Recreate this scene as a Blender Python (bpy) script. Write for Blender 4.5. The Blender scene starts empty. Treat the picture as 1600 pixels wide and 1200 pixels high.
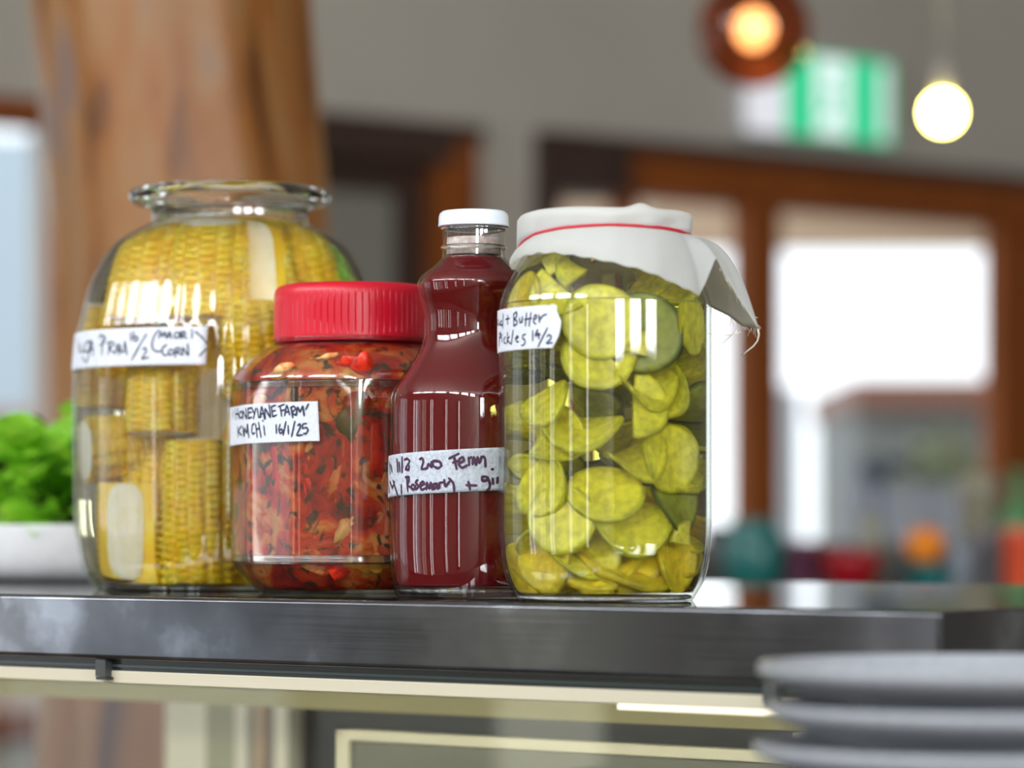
import bpy, math, random
import numpy as np
from mathutils import Vector, Matrix

PI = math.pi
random.seed(11)
rng = np.random.default_rng(5)
sc = bpy.context.scene
COL = sc.collection

# ------------------------------------------------------------------ camera, world, light, exposure
TOP = 1.2            # height of the worktop surface
CH = 0.0445          # camera height above it
CZ = TOP + CH
F = 5000.0           # focal length in pixels of the 1600 px frame
HOR = 825.0          # row of the horizon

cam_data = bpy.data.cameras.new('camera')
cam = bpy.data.objects.new('camera', cam_data)
COL.objects.link(cam)
cam.location = (0, 0, CZ)
cam.rotation_euler = (PI / 2, 0, 0)
cam_data.sensor_width = 36
cam_data.lens = F / 1600 * 36
cam_data.shift_y = (HOR - 600) / 1600
cam_data.clip_start = 0.05
cam_data.dof.use_dof = True
cam_data.dof.focus_distance = 2.03
cam_data.dof.aperture_fstop = 4.1
sc.camera = cam

sc.view_settings.view_transform = 'Standard'
sc.view_settings.look = 'None'
sc.view_settings.gamma = 1
sc.view_settings.use_curve_mapping = False
sc.view_settings.exposure = 0.3
cy = sc.cycles
cy.transparent_max_bounces = 64
cy.max_bounces = 14
cy.diffuse_bounces = 5
cy.glossy_bounces = 6
cy.transmission_bounces = 14
cy.use_denoising = True
cy.sample_clamp_indirect = 40

world = bpy.data.worlds.new('daylight')
sc.world = world
world.use_nodes = True
bg = world.node_tree.nodes['Background']
bg.inputs[0].default_value = (0.90, 0.95, 1.0, 1)
bg.inputs[1].default_value = 1.7

# the room's own axes: the far wall runs along U, N points from it into the room
WO = Vector((0, 8.3, 0))
U = Vector((0.8, 0.6, 0))
N = Vector((0.6, -0.8, 0))
ROT_U = math.atan2(0.6, 0.8)


def room(s, t, z=0.0):
    return WO + U * s + N * t + Vector((0, 0, z))


def window_light(name, loc, direction, w, h, power, color):
    ld = bpy.data.lights.new(name, 'AREA')
    ld.shape = 'RECTANGLE'
    ld.size, ld.size_y = w, h
    ld.energy = power
    ld.color = color
    o = bpy.data.objects.new(name, ld)
    COL.objects.link(o)
    o.location = loc
    o.rotation_euler = Vector(direction).to_track_quat('-Z', 'Y').to_euler()
    return o


S_L, S_R, T_F, HC = -7.5, 5.0, 12.0, 3.9
SIDE_T = [2.2, 3.7, 5.2, 6.7, 8.2, 9.7]        # windows of the left wall
FRONT_S = [-6.6, -4.4, -2.2]                    # windows of the wall behind the camera
SLIT_T = [(2.45, 0.26), (4.58, 0.12), (6.0, 0.09), (7.4, 0.12)]      # tall narrow sidelights of the left wall: place, width
for t in SIDE_T:        # high row of windows
    window_light('daylight', room(S_L + 0.12, t, 3.35), U, 1.05, 0.75, 40, (0.92, 0.96, 1.0))
for t, w in SLIT_T:
    window_light('daylight', room(S_L + 0.12, t, 1.1), U, w, 1.4, 24 * w, (0.97, 0.98, 1.0))
window_light('daylight', room(S_L + 0.12, 2.92, 1.1), U, 0.6, 1.4, 2.6, (0.72, 0.85, 1.0))      # no window here: dim blue panel added for the reflection on the worktop edge
window_light('daylight', room(S_L + 0.12, 3.74, 1.1), U, 0.2, 1.4, 1.5, (1.0, 0.98, 0.78))  # narrow cream panel, likewise added, for a warm patch on that edge
for s in FRONT_S:
    window_light('daylight', room(s, T_F - 0.12, 2.3), -N, 1.3, 1.1, 80, (0.95, 0.97, 1.0))

# ------------------------------------------------------------------ helpers


def mat(name, color=(0.5, 0.5, 0.5), rough=0.5, metal=0.0, **kw):
    m = bpy.data.materials.new(name)
    m.use_nodes = True
    b = m.node_tree.nodes['Principled BSDF']
    b.inputs['Base Color'].default_value = (*color, 1)
    b.inputs['Roughness'].default_value = rough
    b.inputs['Metallic'].default_value = metal
    for k, v in kw.items():
        k = {'sss': 'Subsurface Weight', 'trans': 'Transmission Weight', 'ior': 'IOR', 'coat': 'Coat Weight',
             'spec': 'Specular IOR Level', 'estr': 'Emission Strength', 'ecol': 'Emission Color',
             'sssr': 'Subsurface Radius', 'ssss': 'Subsurface Scale', 'sheen': 'Sheen Weight'}[k]
        b.inputs[k].default_value = (*v, 1) if k == 'Emission Color' else v
    return m


def nodes_of(m):
    nt = m.node_tree
    return nt, nt.nodes, nt.links, nt.nodes['Principled BSDF']


def ramp(nt, stops, interp='LINEAR'):
    r = nt.nodes.new('ShaderNodeValToRGB')
    r.color_ramp.interpolation = interp
    e = r.color_ramp.elements
    while len(e) < len(stops):
        e.new(0.5)
    for el, (p, c) in zip(e, stops):
        el.position = p
        el.color = (*c, 1)
    return r


def noise_mat(name, stops, scale=5, stretch=(1, 1, 1), rough=0.5, bump=0.0, detail=6, coords='Object', dist=0.0, **kw):
    m = mat(name, stops[0][1], rough, **kw)
    nt, nd, lk, b = nodes_of(m)
    tc = nd.new('ShaderNodeTexCoord')
    mp = nd.new('ShaderNodeMapping')
    mp.inputs['Scale'].default_value = stretch
    nz = nd.new('ShaderNodeTexNoise')
    nz.inputs['Scale'].default_value = scale
    nz.inputs['Detail'].default_value = detail
    nz.inputs['Distortion'].default_value = dist
    rp = ramp(nt, stops)
    lk.new(tc.outputs[coords], mp.inputs[0])
    lk.new(mp.outputs[0], nz.inputs['Vector'])
    lk.new(nz.outputs['Fac'], rp.inputs[0])
    lk.new(rp.outputs[0], b.inputs['Base Color'])
    if bump:
        bp = nd.new('ShaderNodeBump')
        bp.inputs['Strength'].default_value = bump
        bp.inputs['Distance'].default_value = 0.002
        lk.new(nz.outputs['Fac'], bp.inputs['Height'])
        lk.new(bp.outputs[0], b.inputs['Normal'])
    return m


def thin_glass(name, tint=(0.97, 0.98, 0.97), edge=(0.72, 0.76, 0.70), rough=0.015, f0=0.05, gain=1.0):
    """clear wall of glass: what goes straight through plus a Fresnel share of reflection"""
    m = bpy.data.materials.new(name)
    m.use_nodes = True
    nt = m.node_tree
    nt.nodes.clear()
    nd, lk = nt.nodes, nt.links
    out = nd.new('ShaderNodeOutputMaterial')
    mix = nd.new('ShaderNodeMixShader')
    tr = nd.new('ShaderNodeBsdfTransparent')
    gl = nd.new('ShaderNodeBsdfGlossy')
    gl.inputs['Roughness'].default_value = rough
    lw = nd.new('ShaderNodeLayerWeight')
    lw.inputs['Blend'].default_value = 0.5
    p5 = nd.new('ShaderNodeMath'); p5.operation = 'POWER'; p5.inputs[1].default_value = 5
    ma = nd.new('ShaderNodeMath'); ma.operation = 'MULTIPLY_ADD'
    ma.inputs[1].default_value = (1 - f0) * gain * 0.8
    ma.inputs[2].default_value = f0
    p3 = nd.new('ShaderNodeMath'); p3.operation = 'POWER'; p3.inputs[1].default_value = 4
    mc = nd.new('ShaderNodeMix'); mc.data_type = 'RGBA'
    mc.inputs[6].default_value = (*tint, 1)
    mc.inputs[7].default_value = (*edge, 1)
    lk.new(lw.outputs['Facing'], p5.inputs[0]); lk.new(p5.outputs[0], ma.inputs[0])
    lk.new(lw.outputs['Facing'], p3.inputs[0]); lk.new(p3.outputs[0], mc.inputs[0])
    lk.new(mc.outputs[2], tr.inputs[0])
    lk.new(ma.outputs[0], mix.inputs[0]); lk.new(tr.outputs[0], mix.inputs[1]); lk.new(gl.outputs[0], mix.inputs[2])
    lk.new(mix.outputs[0], out.inputs[0])
    return m


def liquid(name, color, density):
    """clear liquid: its body absorbs light, its surface bends it"""
    m = bpy.data.materials.new(name)
    m.use_nodes = True
    nt = m.node_tree
    nt.nodes.clear()
    nd, lk = nt.nodes, nt.links
    out = nd.new('ShaderNodeOutputMaterial')
    tr = nd.new('ShaderNodeBsdfRefraction')
    tr.inputs['IOR'].default_value = 1.33
    tr.inputs['Roughness'].default_value = 0.0
    va = nd.new('ShaderNodeVolumeAbsorption')
    va.inputs['Color'].default_value = (*color, 1)
    va.inputs['Density'].default_value = density
    lk.new(tr.outputs[0], out.inputs['Surface'])
    lk.new(va.outputs[0], out.inputs['Volume'])
    return m


def emit(name, color, strength):
    m = bpy.data.materials.new(name)
    m.use_nodes = True
    nt = m.node_tree
    nt.nodes.clear()
    e = nt.nodes.new('ShaderNodeEmission')
    e.inputs[0].default_value = (*color, 1)
    e.inputs[1].default_value = strength
    out = nt.nodes.new('ShaderNodeOutputMaterial')
    nt.links.new(e.outputs[0], out.inputs[0])
    return m


def mk(name, verts, faces, m, parent=None, origin=(0, 0, 0), smooth=True, slots=None, auto=None):
    me = bpy.data.meshes.new(name)
    v = np.asarray(verts, dtype=float) - np.asarray(origin, dtype=float)
    me.from_pydata(v.tolist(), [], [list(map(int, f)) for f in faces])
    me.update()
    for mm in (m if isinstance(m, (list, tuple)) else [m]):
        me.materials.append(mm)
    if slots is not None:
        me.polygons.foreach_set('material_index', np.asarray(slots, dtype=np.int32))
    if smooth:
        me.polygons.foreach_set('use_smooth', np.ones(len(me.polygons), dtype=bool))
    if auto is not None:
        try:
            me.set_sharp_from_angle(angle=math.radians(auto))
        except Exception:
            pass
    o = bpy.data.objects.new(name, me)
    COL.objects.link(o)
    if parent is not None:
        o.parent = parent
    else:
        o.location = origin
    return o


def tag(o, label, cat, group=None, kind=None):
    o['label'] = label
    o['category'] = cat
    if group:
        o['group'] = group
    if kind:
        o['kind'] = kind
    return o


def thing(name, loc, label, cat, group=None, rotz=0.0):
    o = bpy.data.objects.new(name, None)
    COL.objects.link(o)
    o.empty_display_size = 0.02
    o.location = loc
    o.rotation_euler = (0, 0, rotz)
    return tag(o, label, cat, group)


def struct(o):
    o['kind'] = 'structure'
    return o


def copy_tree(o, parent=None):
    c = o.copy()
    COL.objects.link(c)
    if parent is not None:
        c.parent = parent
    for ch in list(o.children):
        copy_tree(ch, c)
    return c


def merge(*parts):
    V, Fc = [], []
    for v, f in parts:
        b = len(V)
        V += [tuple(p) for p in v]
        Fc += [[i + b for i in q] for q in f]
    return V, Fc


def box(c, size, ax=None, ay=None):
    """box by centre and size, axes ax, ay (horizontal unit vectors)"""
    ax = Vector(ax) if ax is not None else Vector((1, 0, 0))
    ay = Vector(ay) if ay is not None else Vector((-ax.y, ax.x, 0))
    c = Vector(c)
    h = [s / 2 for s in size]
    V = []
    for sx, sy, sz in ((-1, -1, -1), (1, -1, -1), (1, 1, -1), (-1, 1, -1), (-1, -1, 1), (1, -1, 1), (1, 1, 1), (-1, 1, 1)):
        V.append(tuple(c + ax * (sx * h[0]) + ay * (sy * h[1]) + Vector((0, 0, sz * h[2]))))
    return V, [[0, 3, 2, 1], [4, 5, 6, 7], [0, 1, 5, 4], [1, 2, 6, 5], [2, 3, 7, 6], [3, 0, 4, 7]]


def bevel(o, w=0.002, seg=2):
    b = o.modifiers.new('bevel', 'BEVEL')
    b.width = w
    b.segments = seg
    b.limit_method = 'ANGLE'
    return o


def lathe(prof, nseg=96, rf=None, close=False, center=(0, 0, 0)):
    """prof: list of (r, z); theta 0 faces the camera, grows to the right"""
    V, Fc = [], []
    idx = []
    th = np.arange(nseg) * 2 * PI / nseg
    for r, z in prof:
        if r < 1e-6:
            idx.append([len(V)] * nseg)
            V.append((center[0], center[1], center[2] + z))
        else:
            ring = []
            for t in th:
                rr = r * (rf(t, z) if rf else 1.0)
                ring.append(len(V))
                V.append((center[0] + rr * math.sin(t), center[1] - rr * math.cos(t), center[2] + z))
            idx.append(ring)
    n = len(idx)
    for k in range(n if close else n - 1):
        a, b = idx[k], idx[(k + 1) % n]
        for i in range(nseg):
            j = (i + 1) % nseg
            q = [a[i], a[j], b[j], b[i]]
            u = []
            for p in q:
                if p not in u:
                    u.append(p)
            if len(u) >= 3:
                Fc.append(u)
    return V, Fc


def smooth_prof(pts, n=60):
    """resample a profile by monotone arc length through a Catmull-Rom curve"""
    P = np.array(pts, float)
    out = []
    m = len(P)
    per = max(2, n // (m - 1))
    for i in range(m - 1):
        p0, p1, p2, p3 = P[max(i - 1, 0)], P[i], P[i + 1], P[min(i + 2, m - 1)]
        for k in range(per):
            t = k / per
            out.append(0.5 * ((2 * p1) + (-p0 + p2) * t + (2 * p0 - 5 * p1 + 4 * p2 - p3) * t * t + (-p0 + 3 * p1 - 3 * p2 + p3) * t ** 3))
    out.append(P[-1])
    return [(max(float(a), 0.0), float(b)) for a, b in out]


def sweep(pts, rad, seg=8, closed=False):
    P = [Vector(p) for p in pts]
    n = len(P)
    V, Fc = [], []
    up = Vector((0.123, 0.321, 0.94)).normalized()
    for i in range(n):
        a = P[(i - 1) % n] if closed or i > 0 else P[i]
        b = P[(i + 1) % n] if closed or i < n - 1 else P[i]
        d = (b - a).normalized()
        x = d.cross(up)
        if x.length < 1e-4:
            x = d.cross(Vector((1, 0, 0)))
        x.normalize()
        y = d.cross(x)
        r = rad[i] if hasattr(rad, '__len__') else rad
        for k in range(seg):
            a_ = 2 * PI * k / seg
            V.append(tuple(P[i] + x * (r * math.cos(a_)) + y * (r * math.sin(a_))))
    for i in range(n if closed else n - 1):
        for k in range(seg):
            j = (i + 1) % n
            Fc.append([i * seg + k, i * seg + (k + 1) % seg, j * seg + (k + 1) % seg, j * seg + k])
    if not closed:
        Fc.append(list(range(seg))[::-1])
        Fc.append([(n - 1) * seg + k for k in range(seg)])
    return V, Fc


def sphere(c, r, nu=24, nv=16, sx=1, sy=1, sz=1):
    prof = [(r * math.sin(PI * i / nv), -r * math.cos(PI * i / nv)) for i in range(nv + 1)]
    V, Fc = lathe(prof, nu)
    return [(c[0] + x * sx, c[1] + y * sy, c[2] + z * sz) for x, y, z in V], Fc


def at(x, y, D):
    """point of space seen at photo position x, y at distance D"""
    return Vector(((x - 800) / F * D, D, CZ + (HOR - y) / F * D))


def interp(x, xs, ys):
    return float(np.interp(x, xs, ys))


# ------------------------------------------------------------------ materials of the place
M_wall = noise_mat('painted plaster', [(0.3, (0.45, 0.425, 0.37)), (0.7, (0.49, 0.465, 0.41))], scale=2, rough=0.85)
M_ceil = mat('ceiling paint', (0.62, 0.60, 0.55), 0.9)
M_floor = noise_mat('timber floor', [(0.3, (0.12, 0.07, 0.04)), (0.7, (0.2, 0.12, 0.07))], scale=3, stretch=(1, 14, 1), rough=0.4)
M_joinery = noise_mat('stained rimu joinery', [(0.3, (0.18, 0.044, 0.006)), (0.7, (0.30, 0.082, 0.010))], scale=4, stretch=(12, 12, 1), rough=0.6, spec=0.25)
M_darkwood = noise_mat('dark stained timber', [(0.3, (0.035, 0.017, 0.012)), (0.7, (0.06, 0.03, 0.02))], scale=4, stretch=(12, 12, 1), rough=0.45)
M_pane = thin_glass('window glass', (0.97, 0.98, 0.98), (0.9, 0.93, 0.93), 0.01, 0.04, 0.8)
M_sage = noise_mat('sage grey paint', [(0.3, (0.20, 0.205, 0.18)), (0.7, (0.25, 0.25, 0.22))], scale=3, rough=0.6)

# ------------------------------------------------------------------ the setting


def sx(px):
    """where along the far wall a photo column falls"""
    k = (px - 800) / F
    return WO.y * k / (0.8 - 0.6 * k)


def wall_with_holes(name, org, ax, inward, s0, s1, z1, holes, thick, m):
    """wall along ax from s0 to s1; the room lies on the inward side; holes (a, b, za, zb)"""
    parts = []
    hs = sorted(holes)
    cur = s0
    ax = Vector(ax); inward = Vector(inward)

    def seg(a, b, za, zb):
        if b - a > 1e-4 and zb - za > 1e-4:
            c = Vector(org) + ax * ((a + b) / 2) - inward * (thick / 2) + Vector((0, 0, (za + zb) / 2))
            parts.append(box(c, (b - a, thick, zb - za), ax, -inward))
    for a, b, za, zb in hs:
        seg(cur, a, 0, z1)
        seg(a, b, 0, za)
        seg(a, b, zb, z1)
        cur = b
    seg(cur, s1, 0, z1)
    V, Fc = merge(*parts)
    return struct(mk(name, V, Fc, m, smooth=False))


HEAD = CZ + 1.0      # top of the joinery
W0 = (-7.3, -5.9, 0.3, HEAD)
W1 = (-3.3, sx(112), 0.75, HEAD)
D1 = (sx(330), sx(738), 0.0, HEAD - 0.01)
W2 = (sx(843), sx(2300), 0.8, HEAD)
wall_with_holes('wall_back', WO, U, N, S_L, S_R, HC, [W0, W1, D1, W2], 0.2, M_wall)
side_holes = [(-(t + 0.6), -(t - 0.6), 2.9, 3.8) for t in SIDE_T]
wall_with_holes('wall_left', WO + U * S_L, -N, U, -T_F, 0.0, HC, side_holes, 0.2, M_wall)
wall_with_holes('wall_front', WO + N * T_F, U, -N, S_L, S_R, HC, [(s - 0.75, s + 0.75, 1.68, 2.92) for s in FRONT_S], 0.2, M_wall)
wall_with_holes('wall_right', WO + U * S_R, -N, -U, -T_F, 0.0, HC, [], 0.2, M_wall)
mid = room((S_L + S_R) / 2, T_F / 2)
struct(mk('floor', *box(mid + Vector((0, 0, -0.05)), (S_R - S_L + 0.4, T_F + 0.4, 0.1), U), M_floor, smooth=False))
struct(mk('ceiling', *box(mid + Vector((0, 0, HC + 0.05)), (S_R - S_L + 0.4, T_F + 0.4, 0.1), U), M_ceil, smooth=False))


def wbox(s0, s1, z0, z1, depth, t=0.0):
    """a piece set in the far wall: from t into the wall"""
    return box(room((s0 + s1) / 2, t - depth / 2, (z0 + z1) / 2), (s1 - s0, depth, z1 - z0), U, -N)


def window(name, hole, mull, panes, m, head=0.11, sill=0.07):
    s0, s1, z0, z1 = hole
    root = struct(mk(name, *merge(wbox(s0, s1, z1 - head, z1, 0.14, 0.03), wbox(s0, s1, z0, z0 + sill, 0.16, 0.05)), m, smooth=False))
    bevel(root, 0.006)
    for a, b in mull:
        bevel(mk('window_post', *wbox(a, b, z0 + sill, z1 - head, 0.07, 0.025), m, root, smooth=False), 0.006)
    for a, b in panes:
        mk('window_pane', *wbox(a, b, z0 + sill, z1 - head, 0.008, -0.05), M_pane, root, smooth=False)
    return root


window('window_1', W1, [(W1[0], W1[0] + 0.07), (W1[1] - 0.05, W1[1])], [(W1[0] + 0.07, W1[1] - 0.05)], M_joinery, head=0.06)
p = [sx(v) for v in (843, 862, 965, 990, 1158, 1212, 1552, 1640, 1960, 2020, 2300)]
window('window_2', W2, [(p[0], p[1]), (p[2], p[3]), (p[4], p[5]), (p[6], p[7]), (p[8], p[9])],
       [(p[1], p[2]), (p[3], p[4]), (p[5], p[6]), (p[7], p[8]), (p[9], p[10])], M_joinery, head=0.115)
struct(mk('trim_1', *merge(wbox(W2[0] - 0.02, W2[1], HEAD, HEAD + 0.035, 0.05, 0.05), wbox(W2[0] - 0.02, p[2] + 0.02, HEAD - 0.12, HEAD, 0.05, 0.04), wbox(W2[0] - 0.02, p[1], 0.8, HEAD - 0.12, 0.05, 0.04)), M_darkwood, smooth=False))
# inner door with a sage panel
d0, d1 = D1[0], D1[1]
door = struct(mk('door_1', *merge(wbox(d0, d0 + 0.1, 0, HEAD - 0.01, 0.16, 0.03), wbox(d1 - 0.115, d1, 0, HEAD - 0.01, 0.16, 0.03),
                                  ), M_joinery, smooth=False))
bevel(door, 0.006)
mk('door_head', *wbox(d0 + 0.1, d1 - 0.08, HEAD - 0.075, HEAD - 0.01, 0.18, 0.035), M_darkwood, door, smooth=False)
mk('door_panel', *wbox(d0 + 0.1, d1 - 0.205, 0.01, HEAD - 0.15, 0.04, -0.06), M_sage, door, smooth=False)
mk('door_stile', *merge(wbox(d0 + 0.1, d1 - 0.115, HEAD - 0.15, HEAD - 0.075, 0.05, -0.04),
                        wbox(d1 - 0.205, d1 - 0.115, 0.01, HEAD - 0.15, 0.05, -0.04)), M_darkwood, door, smooth=False)
struct(mk('trim_2', *wbox(d0 - 0.02, d1 + 0.01, HEAD - 0.01, HEAD + 0.03, 0.04, 0.04), M_darkwood, smooth=False))
window('window_3', W0, [(W0[0], W0[0] + 0.07), (W0[1] - 0.07, W0[1])], [(W0[0] + 0.07, W0[1] - 0.07)], M_joinery, head=0.08)
# windows of the two other walls, seen only in reflections
for i, t in enumerate(SIDE_T):
    c = room(S_L, t)
    fr = merge(box(c + Vector((0, 0, 3.77)), (1.2, 0.1, 0.06), N), box(c + Vector((0, 0, 2.93)), (1.2, 0.1, 0.06), N),
               box(c + N * 0.57 + Vector((0, 0, 3.35)), (0.06, 0.1, 0.78), N), box(c - N * 0.57 + Vector((0, 0, 3.35)), (0.06, 0.1, 0.78), N),
               box(c + U * 0.15 + Vector((0, 0, 3.35)), (0.04, 0.02, 0.78), N), box(c + U * 0.15 + N * 0.3 + Vector((0, 0, 3.35)), (0.03, 0.02, 0.78), N),
               box(c + U * 0.15 - N * 0.3 + Vector((0, 0, 3.35)), (0.03, 0.02, 0.78), N))
    struct(mk('window_%d' % (4 + i), *fr, M_joinery, smooth=False))
for i, s in enumerate(FRONT_S):
    c = room(s, T_F)
    fr = merge(box(c + Vector((0, 0, 2.89)), (1.5, 0.1, 0.06), U), box(c + Vector((0, 0, 1.71)), (1.5, 0.1, 0.06), U),
               box(c + U * 0.72 + Vector((0, 0, 2.3)), (0.06, 0.1, 1.12), U), box(c - U * 0.72 + Vector((0, 0, 2.3)), (0.06, 0.1, 1.12), U))
    struct(mk('window_%d' % (10 + i), *fr, M_joinery, smooth=False))
for i, (t, w) in enumerate(SLIT_T):
    c = room(S_L + 0.02, t)
    fr = merge(box(c + N * (w / 2 + 0.04) + Vector((0, 0, 1.1)), (0.08, 0.12, 1.56), N), box(c - N * (w / 2 + 0.04) + Vector((0, 0, 1.1)), (0.08, 0.12, 1.56), N),
               box(c + Vector((0, 0, 1.84)), (w, 0.12, 0.08), N), box(c + Vector((0, 0, 0.36)), (w, 0.12, 0.08), N))
    struct(mk('window_%d' % (13 + i), *fr, M_joinery, smooth=False))

# ------------------------------------------------------------------ outside the windows
M_paving = mat('pale paving', (0.34, 0.33, 0.32), 0.9)
g = mk('paved_terrace', *box(WO + Vector((2, 12, -0.2)), (40, 23, 0.1), U), M_paving, smooth=False)
struct(g)


def out_box(name, x0, x1, y0, y1, D, depth, m, label, cat, parent=None):
    a, b = at(x0, y0, D), at(x1, y1, D)
    c = Vector(((a.x + b.x) / 2, D + depth / 2, (a.z + b.z) / 2))
    V, Fc = box(c, (abs(b.x - a.x), depth, abs(a.z - b.z)))
    if parent is not None:
        return mk(name, V, Fc, m, parent, origin=parent.location, smooth=False)
    o = mk(name, V, Fc, m, None, origin=(c.x, c.y, c.z - abs(a.z - b.z) / 2), smooth=False)
    return tag(o, label, cat)


def ground_pt(px, D):
    v = at(px, HOR, D)
    return Vector((v.x, v.y, -0.15))


# terrace pavilion seen through the widest pane: brown fascia, pale wall
pv = thing('garden_pavilion', ground_pt(1450, 15.0), 'grey garden building with a brown fascia beyond the wide bright window', 'building')
out_box('pavilion_wall', 1338, 1640, 632, 1250, 15.0, 2.0, mat('grey weatherboard', (0.20, 0.21, 0.20), 0.8), None, None, pv)
out_box('fascia', 1336, 1660, 592, 634, 14.8, 2.3, mat('brown fascia', (0.22, 0.085, 0.05), 0.6), None, None, pv)
vb = thing('verandah', ground_pt(1260, 11.2), 'pale low post and cream eave of the verandah outside the wide bright window', 'verandah')
out_box('verandah_post', 1205, 1250, 606, 1450, 11.2, 0.12, mat('pale blue grey paint', (0.62, 0.68, 0.74), 0.6), None, None, vb)
out_box('verandah_beam', 840, 1750, 318, 384, 11.15, 0.2, mat('cream paint', (0.72, 0.52, 0.36), 0.7), None, None, vb)
hb = thing('neighbouring_house', ground_pt(-60, 14.0), 'pale blue grey house outside the window left of the timber trunk', 'building')
out_box('house_wall', -700, 160, 215, 640, 14.0, 1.5, mat('pale blue boards', (0.52, 0.62, 0.70), 0.7), None, None, hb)
out_box('house_base', -700, 160, 640, 1160, 13.95, 1.6, mat('pink brick', (0.42, 0.29, 0.23), 0.8), None, None, hb)
# sheltered corner behind the narrow left pane
out_box('garden_screen', 840, 975, 270, 1300, 11.8, 0.1, mat('grey green screen', (0.085, 0.09, 0.08), 0.8),
        'grey green garden screen outside the narrow pane behind the bottle cap', 'screen')


def leaf_cloud(name, centre, rad, n, size, m, parent, origin, sx_=1, sy_=1, sz_=1):
    V, Fc = [], []
    for i in range(n):
        d = Vector(rng.normal(size=3)).normalized() * (rad * (rng.random() ** 0.35))
        c = Vector(centre) + Vector((d.x * sx_, d.y * sy_, d.z * sz_))
        a = Vector(rng.normal(size=3)).normalized()
        b = a.cross(Vector(rng.normal(size=3))).normalized()
        s = size * (0.7 + 0.6 * rng.random())
        k = len(V)
        nrm = a.cross(b)
        V += [tuple(c - a * s), tuple(c + b * s * 0.45 + nrm * s * 0.1), tuple(c + a * s), tuple(c - b * s * 0.45 + nrm * s * 0.1)]
        Fc.append([k, k + 1, k + 2, k + 3])
    return mk(name, V, Fc, m, parent, origin=origin)


M_shrub = noise_mat('shrub leaf', [(0.3, (0.20, 0.24, 0.13)), (0.7, (0.34, 0.36, 0.22))], scale=6, rough=0.6)
sp = ground_pt(1472, 12.6)
sh = thing('shrub', sp, 'pale green flowering shrub outside the wide bright window, before the brown fascia', 'shrub')
mk('stem', *sweep([sp, sp + Vector((0.01, 0, 0.7)), sp + Vector((0, 0.02, 1.3))], [0.03, 0.025, 0.015]), mat('bark', (0.1, 0.07, 0.05)), sh, origin=sp)
leaf_cloud('foliage', sp + Vector((0, 0, 1.55)), 0.3, 700, 0.035, M_shrub, sh, sp, 0.55, 0.5, 0.75)
# outdoor table and chairs
M_slate = mat('dark slate blue', (0.03, 0.05, 0.08), 0.5)
M_linen = mat('pale lavender paint', (0.33, 0.35, 0.42), 0.6)
tp = ground_pt(1368, 12.0)
tb = thing('terrace_table', tp, 'dark topped terrace table outside the wide bright window', 'table')
ztop = at(0, 728, 12.0).z
mk('tabletop', *box((tp.x, tp.y, ztop), (0.2, 0.7, 0.045)), M_slate, tb, origin=tp, smooth=False)
mk('table_base', *box((tp.x, tp.y, (ztop - 0.15) / 2), (0.1, 0.1, ztop + 0.15)), M_slate, tb, origin=tp, smooth=False)
ch0 = None
for i, (px, D) in enumerate(((1352, 10.7), (1402, 11.4), (1455, 10.5), (1503, 11.3))):
    q = ground_pt(px, D)
    lab = ['pale lavender terrace chair outside, leftmost of the four by the dark table',
           'pale lavender terrace chair outside, second from the left of the four',
           'pale lavender terrace chair outside, third from the left of the four',
           'pale lavender terrace chair outside, rightmost of the four under the shrub'][i]
    if ch0 is None:
        ch0 = thing('terrace_chair', q, lab, 'chair', 'chairs on the terrace')
        zt = at(0, 755, D).z
        h = zt + 0.15
        mk('backrest', *box((q.x, q.y + 0.2, q.z + h - 0.22), (0.085, 0.03, 0.44)), M_linen, ch0, origin=q, smooth=False)
        mk('seat', *box((q.x, q.y, q.z + 0.8), (0.09, 0.4, 0.03)), M_linen, ch0, origin=q, smooth=False)
        for a in (-1, 1):
            for b in (-1, 1):
                mk('leg', *box((q.x + a * 0.035, q.y + b * 0.18, q.z + 0.4), (0.02, 0.02, 0.8)), M_linen, ch0, origin=q, smooth=False)
        for a in (-1, 1):
            mk('back_post', *box((q.x + a * 0.035, q.y + 0.2, q.z + 0.9), (0.02, 0.02, 0.3)), M_linen, ch0, origin=q, smooth=False)
    else:
        c = copy_tree(ch0)
        c.location = q
        c['label'] = lab

# ------------------------------------------------------------------ timber trunk
M_trunk = noise_mat('oiled tree trunk', [(0.3, (0.055, 0.016, 0.005)), (0.44, (0.27, 0.098, 0.016)), (0.55, (0.28, 0.14, 0.048)), (0.68, (0.17, 0.115, 0.10))],
                    scale=3.2, stretch=(3.2, 3.2, 0.7), rough=0.42, detail=4, dist=1.2)
TD = 3.9
tc_ = at(268, HOR, TD)


def trunk_prof(z):
    y = HOR - (z - CZ) * F / TD
    l = interp(y, [-200, 0, 130, 400, 700, 1200], [28, 38, 58, 84, 78, 60])
    r = interp(y, [-200, 0, 150, 300, 500, 1200], [462, 474, 488, 503, 512, 520])
    return (l + r) / 2, (r - l) / 2


V, Fc = [], []
NZ, NT = 60, 64
for i in range(NZ):
    z = HC * i / (NZ - 1)
    cx, hw = trunk_prof(z)
    X = (cx - 800) / F * TD
    for j in range(NT):
        t = 2 * PI * j / NT
        r = hw / F * TD * (1 + 0.035 * math.sin(3 * t + 1.3 * z) + 0.02 * math.sin(7 * t - 2 * z + 1) + 0.012 * math.sin(13 * t + 4 * z))
        V.append((X + r * math.sin(t), TD - r * math.cos(t), z))
for i in range(NZ - 1):
    for j in range(NT):
        k = (j + 1) % NT
        Fc.append([i * NT + j, i * NT + k, (i + 1) * NT + k, (i + 1) * NT + j])
tag(mk('timber_trunk', V, Fc, M_trunk, None, origin=(tc_.x, TD, 0)),
    'thick polished brown tree trunk post rising behind the jar of corn', 'post')

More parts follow.
